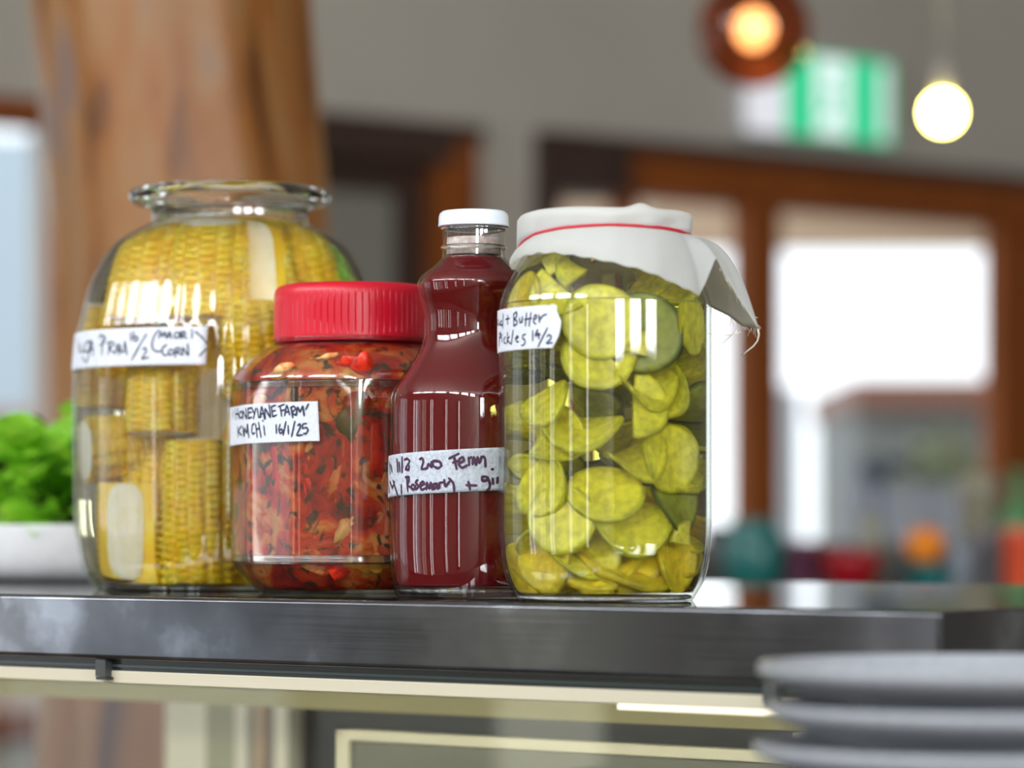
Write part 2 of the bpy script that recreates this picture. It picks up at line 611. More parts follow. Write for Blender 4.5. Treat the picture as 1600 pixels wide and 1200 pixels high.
# ------------------------------------------------------------------ display case and worktop
EC = Vector((0.792, -0.610, 0)).normalized()   # along the front edge, to the right
EN = Vector((0.610, 0.792, 0)).normalized()    # from the front edge to the back
EP = Vector((0, 1.895, 0))
A0, A1, DEPTH, TH = -1.35, 0.2906, 0.75, 0.0418


def E(a, b, z):
    return EP + EC * a + EN * b + Vector((0, 0, z))


def ebox(a0, a1, b0, b1, z0, z1):
    return box(E((a0 + a1) / 2, (b0 + b1) / 2, (z0 + z1) / 2), (a1 - a0, b1 - b0, z1 - z0), EC, EN)


M_steel = mat('smeared dark steel', (0.16, 0.165, 0.18), 0.24, 0.9)
nt, nd, lk, b = nodes_of(M_steel)
tcn = nd.new('ShaderNodeTexCoord')
mp = nd.new('ShaderNodeMapping'); mp.inputs['Scale'].default_value = (9, 9, 9)
n1 = nd.new('ShaderNodeTexNoise'); n1.inputs['Scale'].default_value = 1.6; n1.inputs['Detail'].default_value = 7
r1 = ramp(nt, [(0.40, (0.085, 0.088, 0.095)), (0.56, (0.12, 0.125, 0.135)), (0.72, (0.26, 0.28, 0.31))])
n2 = nd.new('ShaderNodeTexNoise'); n2.inputs['Scale'].default_value = 30; n2.inputs['Detail'].default_value = 3
mp2 = nd.new('ShaderNodeMapping'); mp2.inputs['Scale'].default_value = (0.3, 6, 40)
r2 = ramp(nt, [(0.3, (0.14, 0.14, 0.14)), (0.7, (0.20, 0.20, 0.20))])
lk.new(tcn.outputs['Object'], mp.inputs[0]); lk.new(mp.outputs[0], n1.inputs['Vector']); lk.new(n1.outputs['Fac'], r1.inputs[0])
lk.new(tcn.outputs['Object'], mp2.inputs[0]); lk.new(mp2.outputs[0], n2.inputs['Vector']); lk.new(n2.outputs['Fac'], r2.inputs[0])
lk.new(r1.outputs[0], b.inputs['Base Color']); lk.new(r2.outputs[0], b.inputs['Roughness'])

wt_o = E((A0 + A1) / 2, DEPTH / 2, TOP - TH)
V, Fc = box((0, 0, TH / 2), (A1 - A0, DEPTH, TH))
M_top = mat('polished dark top', (0.03, 0.03, 0.033), 0.025, 0.0, spec=0.6)
wt = mk('worktop', V, Fc, [M_steel, M_top], smooth=True, slots=[0, 1, 0, 0, 0, 0])
wt.location = wt_o
wt.rotation_euler = (0, 0, math.atan2(EC.y, EC.x))
wb = wt.modifiers.new('bevel', 'BEVEL'); wb.width = 0.0035; wb.segments = 4; wb.harden_normals = True
# rounded vertical corner comes from the same bevel
tag(wt, 'smudged dark steel worktop slab that carries the jars', 'worktop')

M_black = mat('dark rail', (0.012, 0.018, 0.017), 0.3)
M_cream = mat('cream powder coat', (0.62, 0.57, 0.43), 0.4)
M_led = emit('warm led strip', (1.0, 0.9, 0.68), 1.6)
M_caseglass = thin_glass('display glass', (0.93, 0.96, 0.94), (0.8, 0.88, 0.84), 0.01, 0.05, 0.8)
dc_o = E(-0.5, 0.37, 0)
dc = thing('display_case', dc_o, 'glass fronted display case with cream rails under the steel worktop', 'display case')
ZB = TOP - TH


def cpart(name, m, *dims, parent=None, bev=0.0):
    o = mk(name, *merge(*[ebox(*d) for d in dims]), m, parent or dc, origin=dc_o, smooth=False)
    if bev:
        bevel(o, bev)
    return o


rail = cpart('top_rail', M_black, (A0, A1 - 0.012, 0.010, 0.03, ZB - 0.0075, ZB))
cpart('rail_groove', mat('green black seal', (0.03, 0.05, 0.045), 0.25), (A0, A1 - 0.012, 0.0085, 0.0098, ZB - 0.0052, ZB - 0.0035), parent=rail)
cpart('light_housing', M_cream, (A0, A1 - 0.012, 0.009, 0.034, ZB - 0.0158, ZB - 0.0076), bev=0.0006)
cpart('led_strip', M_led, (0.07, 0.262, 0.0095, 0.024, ZB - 0.0190, ZB - 0.0160))


def a_of(px, b):
    k = (px - 800) / F
    o = EP + EN * b
    return (k * o.y - o.x) / (EC.x - k * EC.y)


for px in (160, 1205):
    a = a_of(px, 0.005)
    cpart('glass_clip', mat('dark clip', (0.05, 0.055, 0.055), 0.4), (a - 0.0045, a + 0.0045, 0.003, 0.012, ZB - 0.0115, ZB - 0.0002))
    cpart('clip_foot', M_black, (a - 0.003, a + 0.007, 0.002, 0.008, ZB - 0.0135, ZB - 0.0117))
glass = cpart('front_pane', M_caseglass, (A0, A1 - 0.014, 0.014, 0.019, 0.72, ZB - 0.0162))
cpart('end_pane', M_caseglass, (A1 - 0.019, A1 - 0.014, 0.02, DEPTH - 0.02, 0.72, ZB))
cpart('ceiling_rail', mat('olive rail', (0.40, 0.37, 0.22), 0.5), (A0, A1 - 0.03, 0.30, 0.34, TOP - 0.0905, TOP - 0.077))
cpart('hidden_fill_strip', emit('hidden fill glow', (1.0, 0.90, 0.66), 20.0), (A0 + 0.02, A1 - 0.05, 0.341, 0.352, TOP - 0.089, TOP - 0.081))  # unseen strip added behind the rail to brighten the case interior
cpart('hidden_fill_strip', emit('hidden fill glow', (1.0, 0.90, 0.66), 24.0), (A0 + 0.02, A1 - 0.05, 0.0355, 0.043, ZB - 0.012, ZB - 0.004))  # second strip, added out of sight to brighten the inner frame
fl, fr_ = a_of(524, 0.25), a_of(1254, 0.25)
M_frame = mat('ivory frame', (0.84, 0.81, 0.70), 0.4)
cpart('inner_frame', M_frame, (fl, fr_, 0.25, 0.262, TOP - 0.1085, TOP - 0.1005), (fl, fl + 0.0125, 0.25, 0.262, 0.80, TOP - 0.1005),
      (fr_ - 0.008, fr_, 0.25, 0.262, 0.80, TOP - 0.088), bev=0.001)
cpart('inner_panel', mat('grey panel', (0.20, 0.21, 0.20), 0.5), (fl + 0.013, fr_ - 0.009, 0.254, 0.258, 0.80, TOP - 0.109))
for x0, x1, m in ((258, 322, M_frame), (322, 368, mat('olive panel', (0.36, 0.34, 0.2), 0.5)), (366, 386, M_frame), (398, 412, mat('tan strip', (0.5, 0.33, 0.16), 0.5)), (428, 450, M_frame)):
    cpart('back_post', m, (a_of(x0, 0.70), a_of(x1, 0.70), 0.70, 0.72, 0.72, TOP - 0.055))
cpart('back_rail', mat('olive cream', (0.45, 0.41, 0.27), 0.5), (a_of(322, 0.70), A1 - 0.03, 0.70, 0.73, TOP - 0.085, TOP - 0.045))
cpart('back_door', mat('dark door panel', (0.03, 0.032, 0.045), 0.3), (a_of(450, 0.72), A1 - 0.03, 0.722, 0.732, 0.72, TOP - 0.085))
cpart('cabinet_base', mat('dark cabinet', (0.05, 0.05, 0.055), 0.5), (A0, A1 - 0.014, 0.014, DEPTH - 0.01, 0.0, 0.72))

# ------------------------------------------------------------------ jars: common code
M_jar = thin_glass('jar glass', (0.985, 0.99, 0.985), (0.70, 0.74, 0.66), 0.02, 0.055, 1.0)
M_solid = mat('thick clear glass', (0.95, 0.98, 0.95), 0.03, trans=1.0, ior=1.48)
M_tape = noise_mat('masking tape', [(0.35, (0.66, 0.71, 0.80)), (0.65, (0.76, 0.80, 0.87))], scale=500, rough=0.85, bump=0.15)
M_tape2 = noise_mat('crinkled tape', [(0.35, (0.44, 0.50, 0.58)), (0.65, (0.62, 0.67, 0.74))], scale=450, rough=0.85, bump=0.3)
M_ink = mat('blue black ink', (0.018, 0.028, 0.075), 0.5)
M_ink2 = mat('purple marker ink', (0.05, 0.008, 0.045), 0.5)


class Jar:
    def __init__(self, cx, D, sil, rf=None):
        """cx: photo column of its axis, D its distance, sil: (half width, row) of its outline, bottom to top"""
        self.D = D
        self.X = (cx - 800) / F * D
        self.loc = Vector((self.X, D, TOP))
        self.pts = [(h * D / F, max(CH + (HOR - y) * D / F, 0.0)) for h, y in sil]
        self.rf = rf
        zs = [z for _, z in self.pts]
        self._z = np.array(zs)
        self._r = np.array([r for r, _ in self.pts])

    def prof(self, z):
        return float(np.interp(z, self._z, self._r))

    def use(self, prof):
        self._z = np.array([z for _, z in prof]); self._r = np.array([r for r, _ in prof])

    def radius(self, t, z):
        return self.prof(z) * (self.rf(t, z) if self.rf else 1.0)

    def surf(self, t, z, off=0.0):
        r = self.radius(t, z) + off
        return (r * math.sin(t), -r * math.cos(t), z)

    def tz(self, x, y):
        """angle and height on the wall of what is seen at a photo position"""
        d, t, z = self.D - 0.05, 0.0, 0.1
        for _ in range(12):
            X = (x - 800) / F * d
            z = CH + (HOR - y) / F * d
            r = self.radius(t, z)
            t = math.asin(max(-1, min(1, (X - self.X) / r)))
            d = self.D - r * math.cos(t)
        return t, z


def shell(jar, prof, th, nseg=120, rf=None, floor_z=0.004):
    """outer wall and inner wall with a floor"""
    outer = [(0.0, prof[0][1])] + list(prof)
    inner = [(max(r - th, 0.002), max(z, floor_z)) for r, z in prof if z >= floor_z]
    inner = inner[::-1] + [(0.0, floor_z)]
    return lathe(outer + inner, nseg, rf)


def tape_patch(jar, name, parent, top, bot, left, right, m, off=0.0007, n=60, mrow=16, wob=0.0):
    """top, bot: functions of s in 0..1 giving height; left, right: functions of v giving angle"""
    V, Fc = [], []
    for layer in (off, off - 0.00025):
        for i in range(mrow + 1):
            v = i / mrow
            for j in range(n + 1):
                s = j / n
                t = left(v) + (right(v) - left(v)) * s
                z = bot(s) + (top(s) - bot(s)) * v
                w = wob * math.sin(17 * s + 9 * v)
                V.append(jar.surf(t, z, layer + w))
    W = n + 1
    L = W * (mrow + 1)
    for i in range(mrow):
        for j in range(n):
            a = i * W + j
            Fc.append([a, a + 1, a + W + 1, a + W])
            Fc.append([L + a, L + a + W, L + a + W + 1, L + a + 1])
    edge = [j for j in range(W)] + [i * W + n for i in range(1, mrow + 1)] + [mrow * W + j for j in range(n - 1, -1, -1)] + [i * W for i in range(mrow - 1, 0, -1)]
    for k in range(len(edge)):
        a, b_ = edge[k], edge[(k + 1) % len(edge)]
        Fc.append([b_, a, L + a, L + b_])
    return mk(name, V, Fc, m, parent)


def ink(jar, name, parent, strokes, org, scale, width, m, off=0.00095):
    """pen strokes, each a list of points read in an enlarged view of the tape"""
    V, Fc = [], []
    for st in strokes:
        P = np.array([(org[0] + x / scale, org[1] + y / scale) for x, y in st], float)
        # smooth resampling
        pts = []
        if len(P) == 2:
            for k in range(7):
                pts.append(P[0] + (P[1] - P[0]) * k / 6)
        else:
            m_ = len(P)
            for i in range(m_ - 1):
                p0, p1, p2, p3 = P[max(i - 1, 0)], P[i], P[i + 1], P[min(i + 2, m_ - 1)]
                for k in range(5):
                    t = k / 5
                    tt = 0.6
                    pts.append((1 - tt) * (p1 + (p2 - p1) * t) + tt * 0.5 * ((2 * p1) + (-p0 + p2) * t + (2 * p0 - 5 * p1 + 4 * p2 - p3) * t * t + (-p0 + 3 * p1 - 3 * p2 + p3) * t ** 3))
            pts.append(P[-1])
        q = [Vector(jar.surf(*jar.tz(x, y), off)) for x, y in pts]
        nn = [Vector((math.sin(t), -math.cos(t), 0)) for t in (jar.tz(x, y)[0] for x, y in pts)]
        base = len(V)
        for i in range(len(q)):
            d = q[min(i + 1, len(q) - 1)] - q[max(i - 1, 0)]
            if d.length < 1e-9:
                d = Vector((0, 0, 1))
            sd = d.normalized().cross(nn[i]).normalized()
            w = width * (0.85 + 0.3 * rng.random()) * (0.8 if i in (0, len(q) - 1) else 1)
            V.append(tuple(q[i] + sd * w / 2)); V.append(tuple(q[i] - sd * w / 2))
        for i in range(len(q) - 1):
            a = base + 2 * i
            Fc.append([a, a + 1, a + 3, a + 2])
        for e in (0, len(q) - 1):      # round pen ends
            k0 = len(V)
            sd = (Vector(V[base + 2 * e]) - Vector(V[base + 2 * e + 1])) * 0.5
            ud = nn[e].cross(sd)
            for k in range(8):
                a = 2 * PI * k / 8
                V.append(tuple(q[e] + sd * math.cos(a) + ud * math.sin(a) + nn[e] * 0.00003))
            Fc.append([k0 + k for k in range(8)])
    return mk(name, V, Fc, m, parent)


def lin(a, b):
    return lambda s: a + (b - a) * s


# ------------------------------------------------------------------ jar of corn
CD = 2.342


def corn_rf(t, z):
    w = interp(z, [0.0, 0.02, 0.05, 0.22, 0.262, 0.27], [0.0, 0.4, 1, 1, 0.6, 0.0])
    return 1 + w * 0.0042 * math.cos(58 * t)


corn_sil = [(198, 928), (206, 921), (212, 914), (222, 899), (230.5, 883), (237.5, 848), (242, 804), (243.5, 687), (243.5, 605), (238, 532),
            (231, 500), (215.5, 442), (190, 395), (166, 374), (140, 359), (124, 350), (122, 340), (122, 329)]
corn = Jar(359.5, CD, corn_sil, corn_rf)
cp = smooth_prof(corn.pts, 100)
corn.use(cp)
cj = thing('corn_jar', corn.loc, 'largest jar at the left, ribbed clear glass holding yellow corn cobs', 'jar')
mk('jar_body', *shell(corn, cp, 0.0028, 348, corn_rf, 0.0046), M_jar, cj)
RC = 157 * CD / F
zr = corn.pts[-1][1]
rim = []
rr_, zc = 0.0062, zr + 0.0095
for k in range(17):
    a = -PI * 0.62 + k / 16 * PI * 1.24
    rim.append((RC - rr_ + rr_ * math.cos(a), zc + 0.9 * rr_ * math.sin(a)))
neck_r = corn.pts[-1][0]
rim = [(neck_r - 0.0035, zr - 0.003), (neck_r, zr - 0.003), (neck_r + 0.0008, zr + 0.0008), (neck_r + 0.006, zr + 0.003)] + rim + \
      [(neck_r + 0.004, zr + 0.0142), (neck_r - 0.002, zr + 0.012), (neck_r - 0.0035, zr + 0.006)]
mk('jar_rim', *lathe(rim, 120, None, True), M_solid, cj)
mk('jar_foot', *lathe([(0.0, 0.0008), (0.088, 0.0008), (0.0925, 0.0015), (0.0925, 0.0028), (0.088, 0.0038), (0.0, 0.0042)], 96), M_solid, cj)

# tape and writing
S = 1600 / 230.0
tl = corn.tz(126, 519); tr_ = corn.tz(325, 510); bl = corn.tz(119, 578); br = corn.tz(322, 570)
tlz = tr_[1] + (tl[1] - tr_[1]) * ((-1.75) - tr_[0]) / (tl[0] - tr_[0]) * 0.8
blz = br[1] + (bl[1] - br[1]) * ((-1.75) - br[0]) / (bl[0] - br[0]) * 0.8
tape = tape_patch(corn, 'tape_label', cj, lin(tlz, tr_[1]), lin(blz, br[1]), lambda v: -1.75, lin(br[0], tr_[0]), M_tape, 0.0011)
tape['label'] = 'white tape label with handwritten dark blue lettering'
corn_txt = [
    [(95, 210), (110, 350)], [(128, 255), (130, 345), (160, 340), (172, 275)],
    [(245, 232), (195, 238), (170, 290), (178, 345), (215, 338), (228, 250)], [(226, 320), (205, 440), (182, 458), (150, 402)],
    [(228, 355), (250, 228), (268, 390)], [(228, 318), (266, 318)],
    [(370, 180), (355, 385)], [(325, 195), (350, 162), (392, 185), (395, 222), (360, 268), (335, 272)],
    [(440, 250), (428, 372)], [(415, 255), (470, 235), (490, 265), (440, 310), (492, 362)],
    [(500, 370), (528, 258), (545, 382)], [(510, 330), (548, 328)],
    [(556, 262), (562, 342), (592, 348), (605, 238)], [(606, 230), (630, 382)],
    [(665, 138), (673, 232)], [(702, 128), (695, 200), (718, 230), (746, 208), (735, 180), (700, 190)],
    [(838, 152), (760, 285), (680, 432)],
    [(795, 322), (822, 300), (836, 335), (805, 395), (788, 424), (862, 406)],
    [(972, 108), (922, 170), (895, 260), (908, 318), (950, 345), (992, 340)],
    [(972, 198), (990, 122), (1010, 185), (1036, 128), (1052, 198)], [(1060, 198), (1086, 128), (1106, 202)], [(1066, 175), (1102, 172)],
    [(1152, 138), (1138, 165), (1145, 195), (1180, 192), (1192, 150), (1168, 134), (1150, 140)],
    [(1207, 205), (1205, 135)], [(1200, 136), (1245, 128), (1252, 158), (1210, 170), (1268, 198)],
    [(1330, 138), (1325, 198)], [(1325, 108), (1328, 118)],
    [(1052, 272), (1012, 300), (1005, 350), (1030, 386), (1072, 374)],
    [(1092, 318), (1074, 350), (1090, 382), (1126, 365), (1120, 328), (1090, 318)],
    [(1145, 404), (1150, 308)], [(1142, 312), (1186, 300), (1192, 335), (1155, 350), (1216, 378)],
    [(1225, 384), (1226, 300), (1287, 388), (1280, 262)],
    [(1362, 128), (1430, 185), (1487, 258)], [(1478, 314), (1440, 355), (1408, 392)]]
ink(corn, 'handwriting', tape, corn_txt, (110, 500), S, 0.00125, M_ink, 0.00135)

# brine
M_brine = liquid('pale corn brine', (0.985, 0.94, 0.55), 3.6)
cin = [(max(r - 0.0034, 0.004), max(z, 0.0052)) for r, z in cp if 0.0052 <= z <= corn.pts[-3][1]]
o = mk('corn_brine', *lathe([(0.0, cin[0][1])] + cin + [(0.0, cin[-1][1])], 96), M_brine, None, origin=(0, 0, 0))
o.location = corn.loc
tag(o, 'pale yellow brine filling the big corn jar', 'brine', kind='stuff')

# cobs
M_kernel = mat('yellow kernels', (0.86, 0.56, 0.03), 0.35, sss=0.6, ssss=0.008, sssr=(1.0, 0.75, 0.15))
nt, nd, lk, b = nodes_of(M_kernel)
nz = nd.new('ShaderNodeTexNoise'); nz.inputs['Scale'].default_value = 70; nz.inputs['Detail'].default_value = 1
tcn = nd.new('ShaderNodeTexCoord')
rp = ramp(nt, [(0.3, (0.98, 0.58, 0.004)), (0.55, (0.99, 0.67, 0.008)), (0.8, (0.98, 0.80, 0.16))])
lk.new(tcn.outputs['Object'], nz.inputs['Vector']); lk.new(nz.outputs['Fac'], rp.inputs[0]); lk.new(rp.outputs[0], b.inputs['Base Color'])
M_core = noise_mat('pale cob core', [(0.35, (0.92, 0.86, 0.62)), (0.65, (0.96, 0.93, 0.80))], scale=120, rough=0.6)


def cob_mesh(rows, n, R, L, sub=6):
    V, Fc = [], []
    nt_, nz_ = rows * sub, n * sub
    for i in range(nz_ + 1):
        v = (i % sub) / sub
        zi = i / nz_
        for j in range(nt_):
            row = j // sub
            u = (j % sub) / sub
            shift = 0.5 * (row % 2)
            vv = ((i / sub) + shift) % 1.0
            h = max(0.0, 1 - abs(2 * u - 1) ** 2.3) ** 0.5 * max(0.0, 1 - abs(2 * vv - 1) ** 2.2) ** 0.5
            taper = 1 - 0.10 * zi ** 2
            r = R * taper * (0.87 + 0.13 * h)
            t = 2 * PI * j / nt_ + 0.05 * math.sin(4 * zi + row)
            V.append((r * math.cos(t), r * math.sin(t), (zi - 0.5) * L))
    for i in range(nz_):
        for j in range(nt_):
            k = (j + 1) % nt_
            Fc.append([i * nt_ + j, i * nt_ + k, (i + 1) * nt_ + k, (i + 1) * nt_ + j])
    return V, Fc


def core_mesh(R, L):
    e = L / 2
    return lathe([(0.0, -e - 0.0012), (R * 0.62, -e - 0.0012), (R * 0.70, -e - 0.0003), (R * 0.88, -e + 0.001), (R * 0.80, -e + 0.004), (R * 0.55, 0.0),
                  (R * 0.74, e - 0.004), (R * 0.80, e - 0.001), (R * 0.62, e + 0.0003), (R * 0.55, e + 0.0012), (0.0, e + 0.0012)], 40)


COBR = 0.026
cob_long = cob_mesh(12, 19, COBR, 0.098, 6)
cob_mid = cob_mesh(12, 13, COBR, 0.066, 6)


def half_cob():
    """a cob split lengthwise: kernels on the round side, the pale flat core face"""
    V, Fc = cob_mesh(12, 13, COBR, 0.066, 6)
    n = 72
    keepV, keepF, cut = {}, [], []
    V2 = []
    for i in range(79):
        for j in range(37):
            keepV[i * n + j] = len(V2); V2.append(V[i * n + j])
    for i in range(78):
        for j in range(36):
            keepF.append([keepV[i * n + j], keepV[i * n + j + 1], keepV[(i + 1) * n + j + 1], keepV[(i + 1) * n + j]])
    R = COBR * 0.86
    base = len(V2)                       # flat cut through the kernels
    for k in range(79):
        z = -0.033 + 0.066 * k / 78
        V2 += [(R, 0.0, z), (R * 0.5, 0.0006, z), (-R * 0.5, 0.0006, z), (-R, 0.0, z)]
    for k in range(78):
        for j in range(3):
            q = base + k * 4 + j
            keepF.append([q, q + 4, q + 5, q + 1])
    for i in (0, 78):                    # ends
        c0 = len(V2)
        V2.append((0, R * 0.4, -0.033 + 0.066 * i / 78))
        ring = [i * 37 + j for j in range(37)]
        for j in range(36):
            keepF.append([c0, ring[j], ring[j + 1]] if i else [c0, ring[j + 1], ring[j]])
    FV, FF = [], []                      # the pale core, a long oval standing a little proud
    for k in range(21):
        z = -0.0325 + 0.065 * k / 20
        w = R * 0.62 * max(0.02, 1 - abs(z / 0.0335) ** 5) ** 0.5
        for j in range(9):
            x = -w + 2 * w * j / 8
            FV.append((x, -0.0022 * max(0.0, 1 - (x / max(w, 1e-6)) ** 2) ** 0.5 + 0.0003, z))
    for k in range(20):
        for j in range(8):
            q = k * 9 + j
            FF.append([q, q + 1, q + 10, q + 9])
    return (V2, keepF), (FV, FF)


protos = {}


def cob(kind, loc, axis, label, spin=0.0, scale=1.0):
    L = 0.098 if kind == 'long' else 0.066
    if kind not in protos:
        r = thing('corn_cob', (0, 0, 0), label, 'corn', 'corn cobs in the big jar')
        if kind == 'half':
            kv, cv = half_cob()
        else:
            kv, cv = (cob_long if kind == 'long' else cob_mid), core_mesh(COBR, L)
        mk('kernels', *kv, M_kernel, r)
        c = mk('cob_core', *cv, M_core, r, auto=50)
        c['label'] = 'pale cut core'
        protos[kind] = r
    else:
        r = copy_tree(protos[kind])
    q = Vector((0, 0, 1)).rotation_difference(Vector(axis).normalized()) @ Matrix.Rotation(spin, 3, 'Z').to_quaternion()
    # keep it inside the glass
    pts = []
    for e in (-0.5, -0.25, 0, 0.25, 0.5):
        for k in range(16):
            a = 2 * PI * k / 16
            if kind == 'half' and math.sin(a) < -0.1:
                continue
            pts.append((COBR * math.cos(a), COBR * math.sin(a), e * L))
    P = (np.array(pts) * scale) @ np.array(q.to_matrix()).T
    l = Vector(loc) - corn.loc
    for _ in range(60):
        Q = P + np.array(l)
        over = float((np.hypot(Q[:, 0], Q[:, 1]) - (np.interp(Q[:, 2], corn._z, corn._r) * 0.996 - 0.0046)).max())
        lo_ = max(0.0062 - Q[:, 2].min(), 0)
        if over < 1e-5 and lo_ < 1e-5:
            break
        h = math.hypot(l.x, l.y)
        k = max(0.0, 1 - (max(over, 0) + 1e-5) / max(h, 1e-4)) if over > 0 else 1.0
        l = Vector((l.x * k, l.y * k, l.z + lo_))
    r.rotation_mode = 'QUATERNION'
    r.rotation_quaternion = q
    r.scale = (scale,) * 3
    r.location = corn.loc + l
    r['label'] = label
    return r


def in_corn(px, y, depth):
    """a spot inside the corn jar: photo position, depth behind the jar's axis plane (negative = nearer)"""
    return at(px, y, CD + depth)


cob('mid', in_corn(326, 432, -0.050), (0.02, 0.03, 1), 'upright corn cob at the top front of the big jar, above the tape label', 0.3)
cob('half', in_corn(404, 430, -0.050), (-0.03, 0.02, 1), 'split half cob with a pale flat face, upright beside the red lid', -0.45)
cob('mid', in_corn(455, 434, -0.006), (-0.16, 0.05, 1), 'corn cob leaning on the right shoulder of the big jar', 0.6)
cob('mid', in_corn(262, 442, -0.010), (0.10, 0.02, 1), 'corn cob at the top left shoulder of the big jar', 0.2)
cob('mid', in_corn(370, 430, 0.052), (0.06, 0.0, 1), 'corn cob at the top back of the big jar near its neck', 0.1)
cob('mid', in_corn(262, 606, -0.066), (0.03, 0.06, 1), 'corn cob just under the tape label at the front of the big jar', 0.4)
cob('mid', in_corn(402, 552, -0.062), (-0.05, 0.12, 1), 'corn cob beside the shoulder of the red lidded jar', 0.8)
cob('mid', in_corn(196, 700, -0.030), (1, 0.25, 0.06), 'corn cob lying sideways against the left wall of the big jar', 0.5, 0.95)
cob('half', in_corn(334, 640, -0.045), (0.25, 0.05, 1), 'split half cob showing its pale inside in the middle of the big jar', 0.25, 0.85)
cob('long', in_corn(314, 802, -0.072), (0.0, 0.01, 1), 'long corn cob standing at the bottom front of the big jar', 0.25, 1.02)
cob('long', in_corn(262, 806, -0.022), (0.03, 0.0, 1), 'long corn cob standing behind and left of the front one at the bottom', 0.7)
cob('half', in_corn(196, 826, -0.060), (0.02, 0.0, 1), 'split half cob showing its pale inside at the bottom left', -0.35, 1.0)
cob('long', in_corn(396, 802, -0.040), (-0.02, 0.0, 1), 'long corn cob standing behind the jar with the red lid', 0.9)
cob('long', in_corn(478, 806, 0.0), (0.0, 0.0, 1), 'long corn cob at the bottom right of the big jar', 0.1)
cob('mid', in_corn(478, 610, 0.0), (0.1, 0.1, 1), 'corn cob at the right wall of the big jar, mid height', 0.9)
cob('long', in_corn(320, 800, 0.062), (0.0, 0.0, 1), 'long corn cob standing at the bottom back of the big jar', 0.3)
cob('mid', in_corn(230, 570, 0.040), (0.1, 0.0, 1), 'corn cob at the left back of the big jar at label height', 0.3)
cob('mid', in_corn(360, 590, 0.066), (-0.1, 0.0, 1), 'corn cob at the back of the big jar, just under label height', 0.9)

# ------------------------------------------------------------------ jar of kimchi
KD = 2.171
KT0 = 5 * PI / 180


def kim_rf(t, z):
    w = interp(z, [0.0, 0.01, 0.018, 0.03, 0.130, 0.142, 0.160, 0.17], [0.55, 0.7, 0.85, 1, 1, 0.6, 0.1, 0])
    a = (t - KT0) % (PI / 6) - PI / 12
    f = math.cos(PI / 12) / math.cos(a)
    f = min(f, 0.992)
    return 1 + w * (f / 0.992 - 1) * 0.95


kim_sil = [(140, 935), (143, 930), (164, 909), (179.5, 891), (188.5, 877), (189.5, 871), (188, 866), (190, 860), (190, 620), (188, 612),
           (190, 603), (186, 589), (169.5, 569), (148, 552), (132, 543), (122, 538), (120, 534), (120, 527)]
kim = Jar(552, KD, kim_sil, kim_rf)
kp = smooth_prof(kim.pts, 100)
kim.use(kp)
kj = thing('kimchi_jar', kim.loc, 'squat facetted clear jar of red kimchi with a ribbed red lid', 'jar')
M_pet = thin_glass('clear plastic', (0.97, 0.97, 0.96), (0.75, 0.70, 0.66), 0.06, 0.075, 1.0)
mk('jar_body', *shell(kim, kp, 0.0015, 240, kim_rf, 0.003), M_pet, kj)
M_redlid = mat('red plastic lid', (0.60, 0.004, 0.024), 0.34, spec=0.5)
LR = 124 * KD / F
zl0, zl1 = 0.1695, 0.2085


def lid_rf(t, z):
    k = interp(z, [zl0 + 0.004, zl0 + 0.006, zl1 - 0.009, zl1 - 0.006], [0, 1, 1, 0])
    c = (t * 72 / (2 * PI)) % 1.0
    return 1 - k * (0.013 if c > 0.78 else 0.0)


prof = [(LR - 0.003, zl0 + 0.001), (LR - 0.0005, zl0), (LR, zl0 + 0.001), (LR, zl0 + 0.004), (LR, zl0 + 0.006), (LR, zl0 + 0.015), (LR, zl1 - 0.016), (LR - 0.0002, zl1 - 0.009), (LR - 0.0004, zl1 - 0.006),
        (LR - 0.0012, zl1 - 0.003), (LR - 0.003, zl1 - 0.0012), (LR - 0.006, zl1 - 0.0002), (LR - 0.010, zl1), (0.0, zl1)]
lid = mk('lid', *lathe(prof, 72 * 9, lid_rf), M_redlid, kj, auto=40)
lid['label'] = 'bright red ribbed screw lid'
zk = kim.pts[-1][1]
nr = kim.pts[-1][0]
mk('neck_ring', *lathe([(nr - 0.001, zk - 0.0045), (nr + 0.0015, zk - 0.004), (nr + 0.0022, zk - 0.0025), (nr + 0.0015, zk - 0.001), (nr - 0.001, zk), (nr - 0.001, zl0 + 0.004), (nr - 0.002, zl0 + 0.004), (nr - 0.002, zk - 0.0045)], 120, None, True), M_solid, kj)

tR = kim.tz(497, 627); bR = kim.tz(500, 689); tL = kim.tz(366, 636); bL = kim.tz(366, 696)
ext = -1.62


def exz(R, L):
    return R[1] + (L[1] - R[1]) * (ext - R[0]) / (L[0] - R[0])


def serr(v):
    return bR[0] + (tR[0] - bR[0]) * v + 0.006 * (abs(((v * 22) % 1) - 0.5) - 0.25)


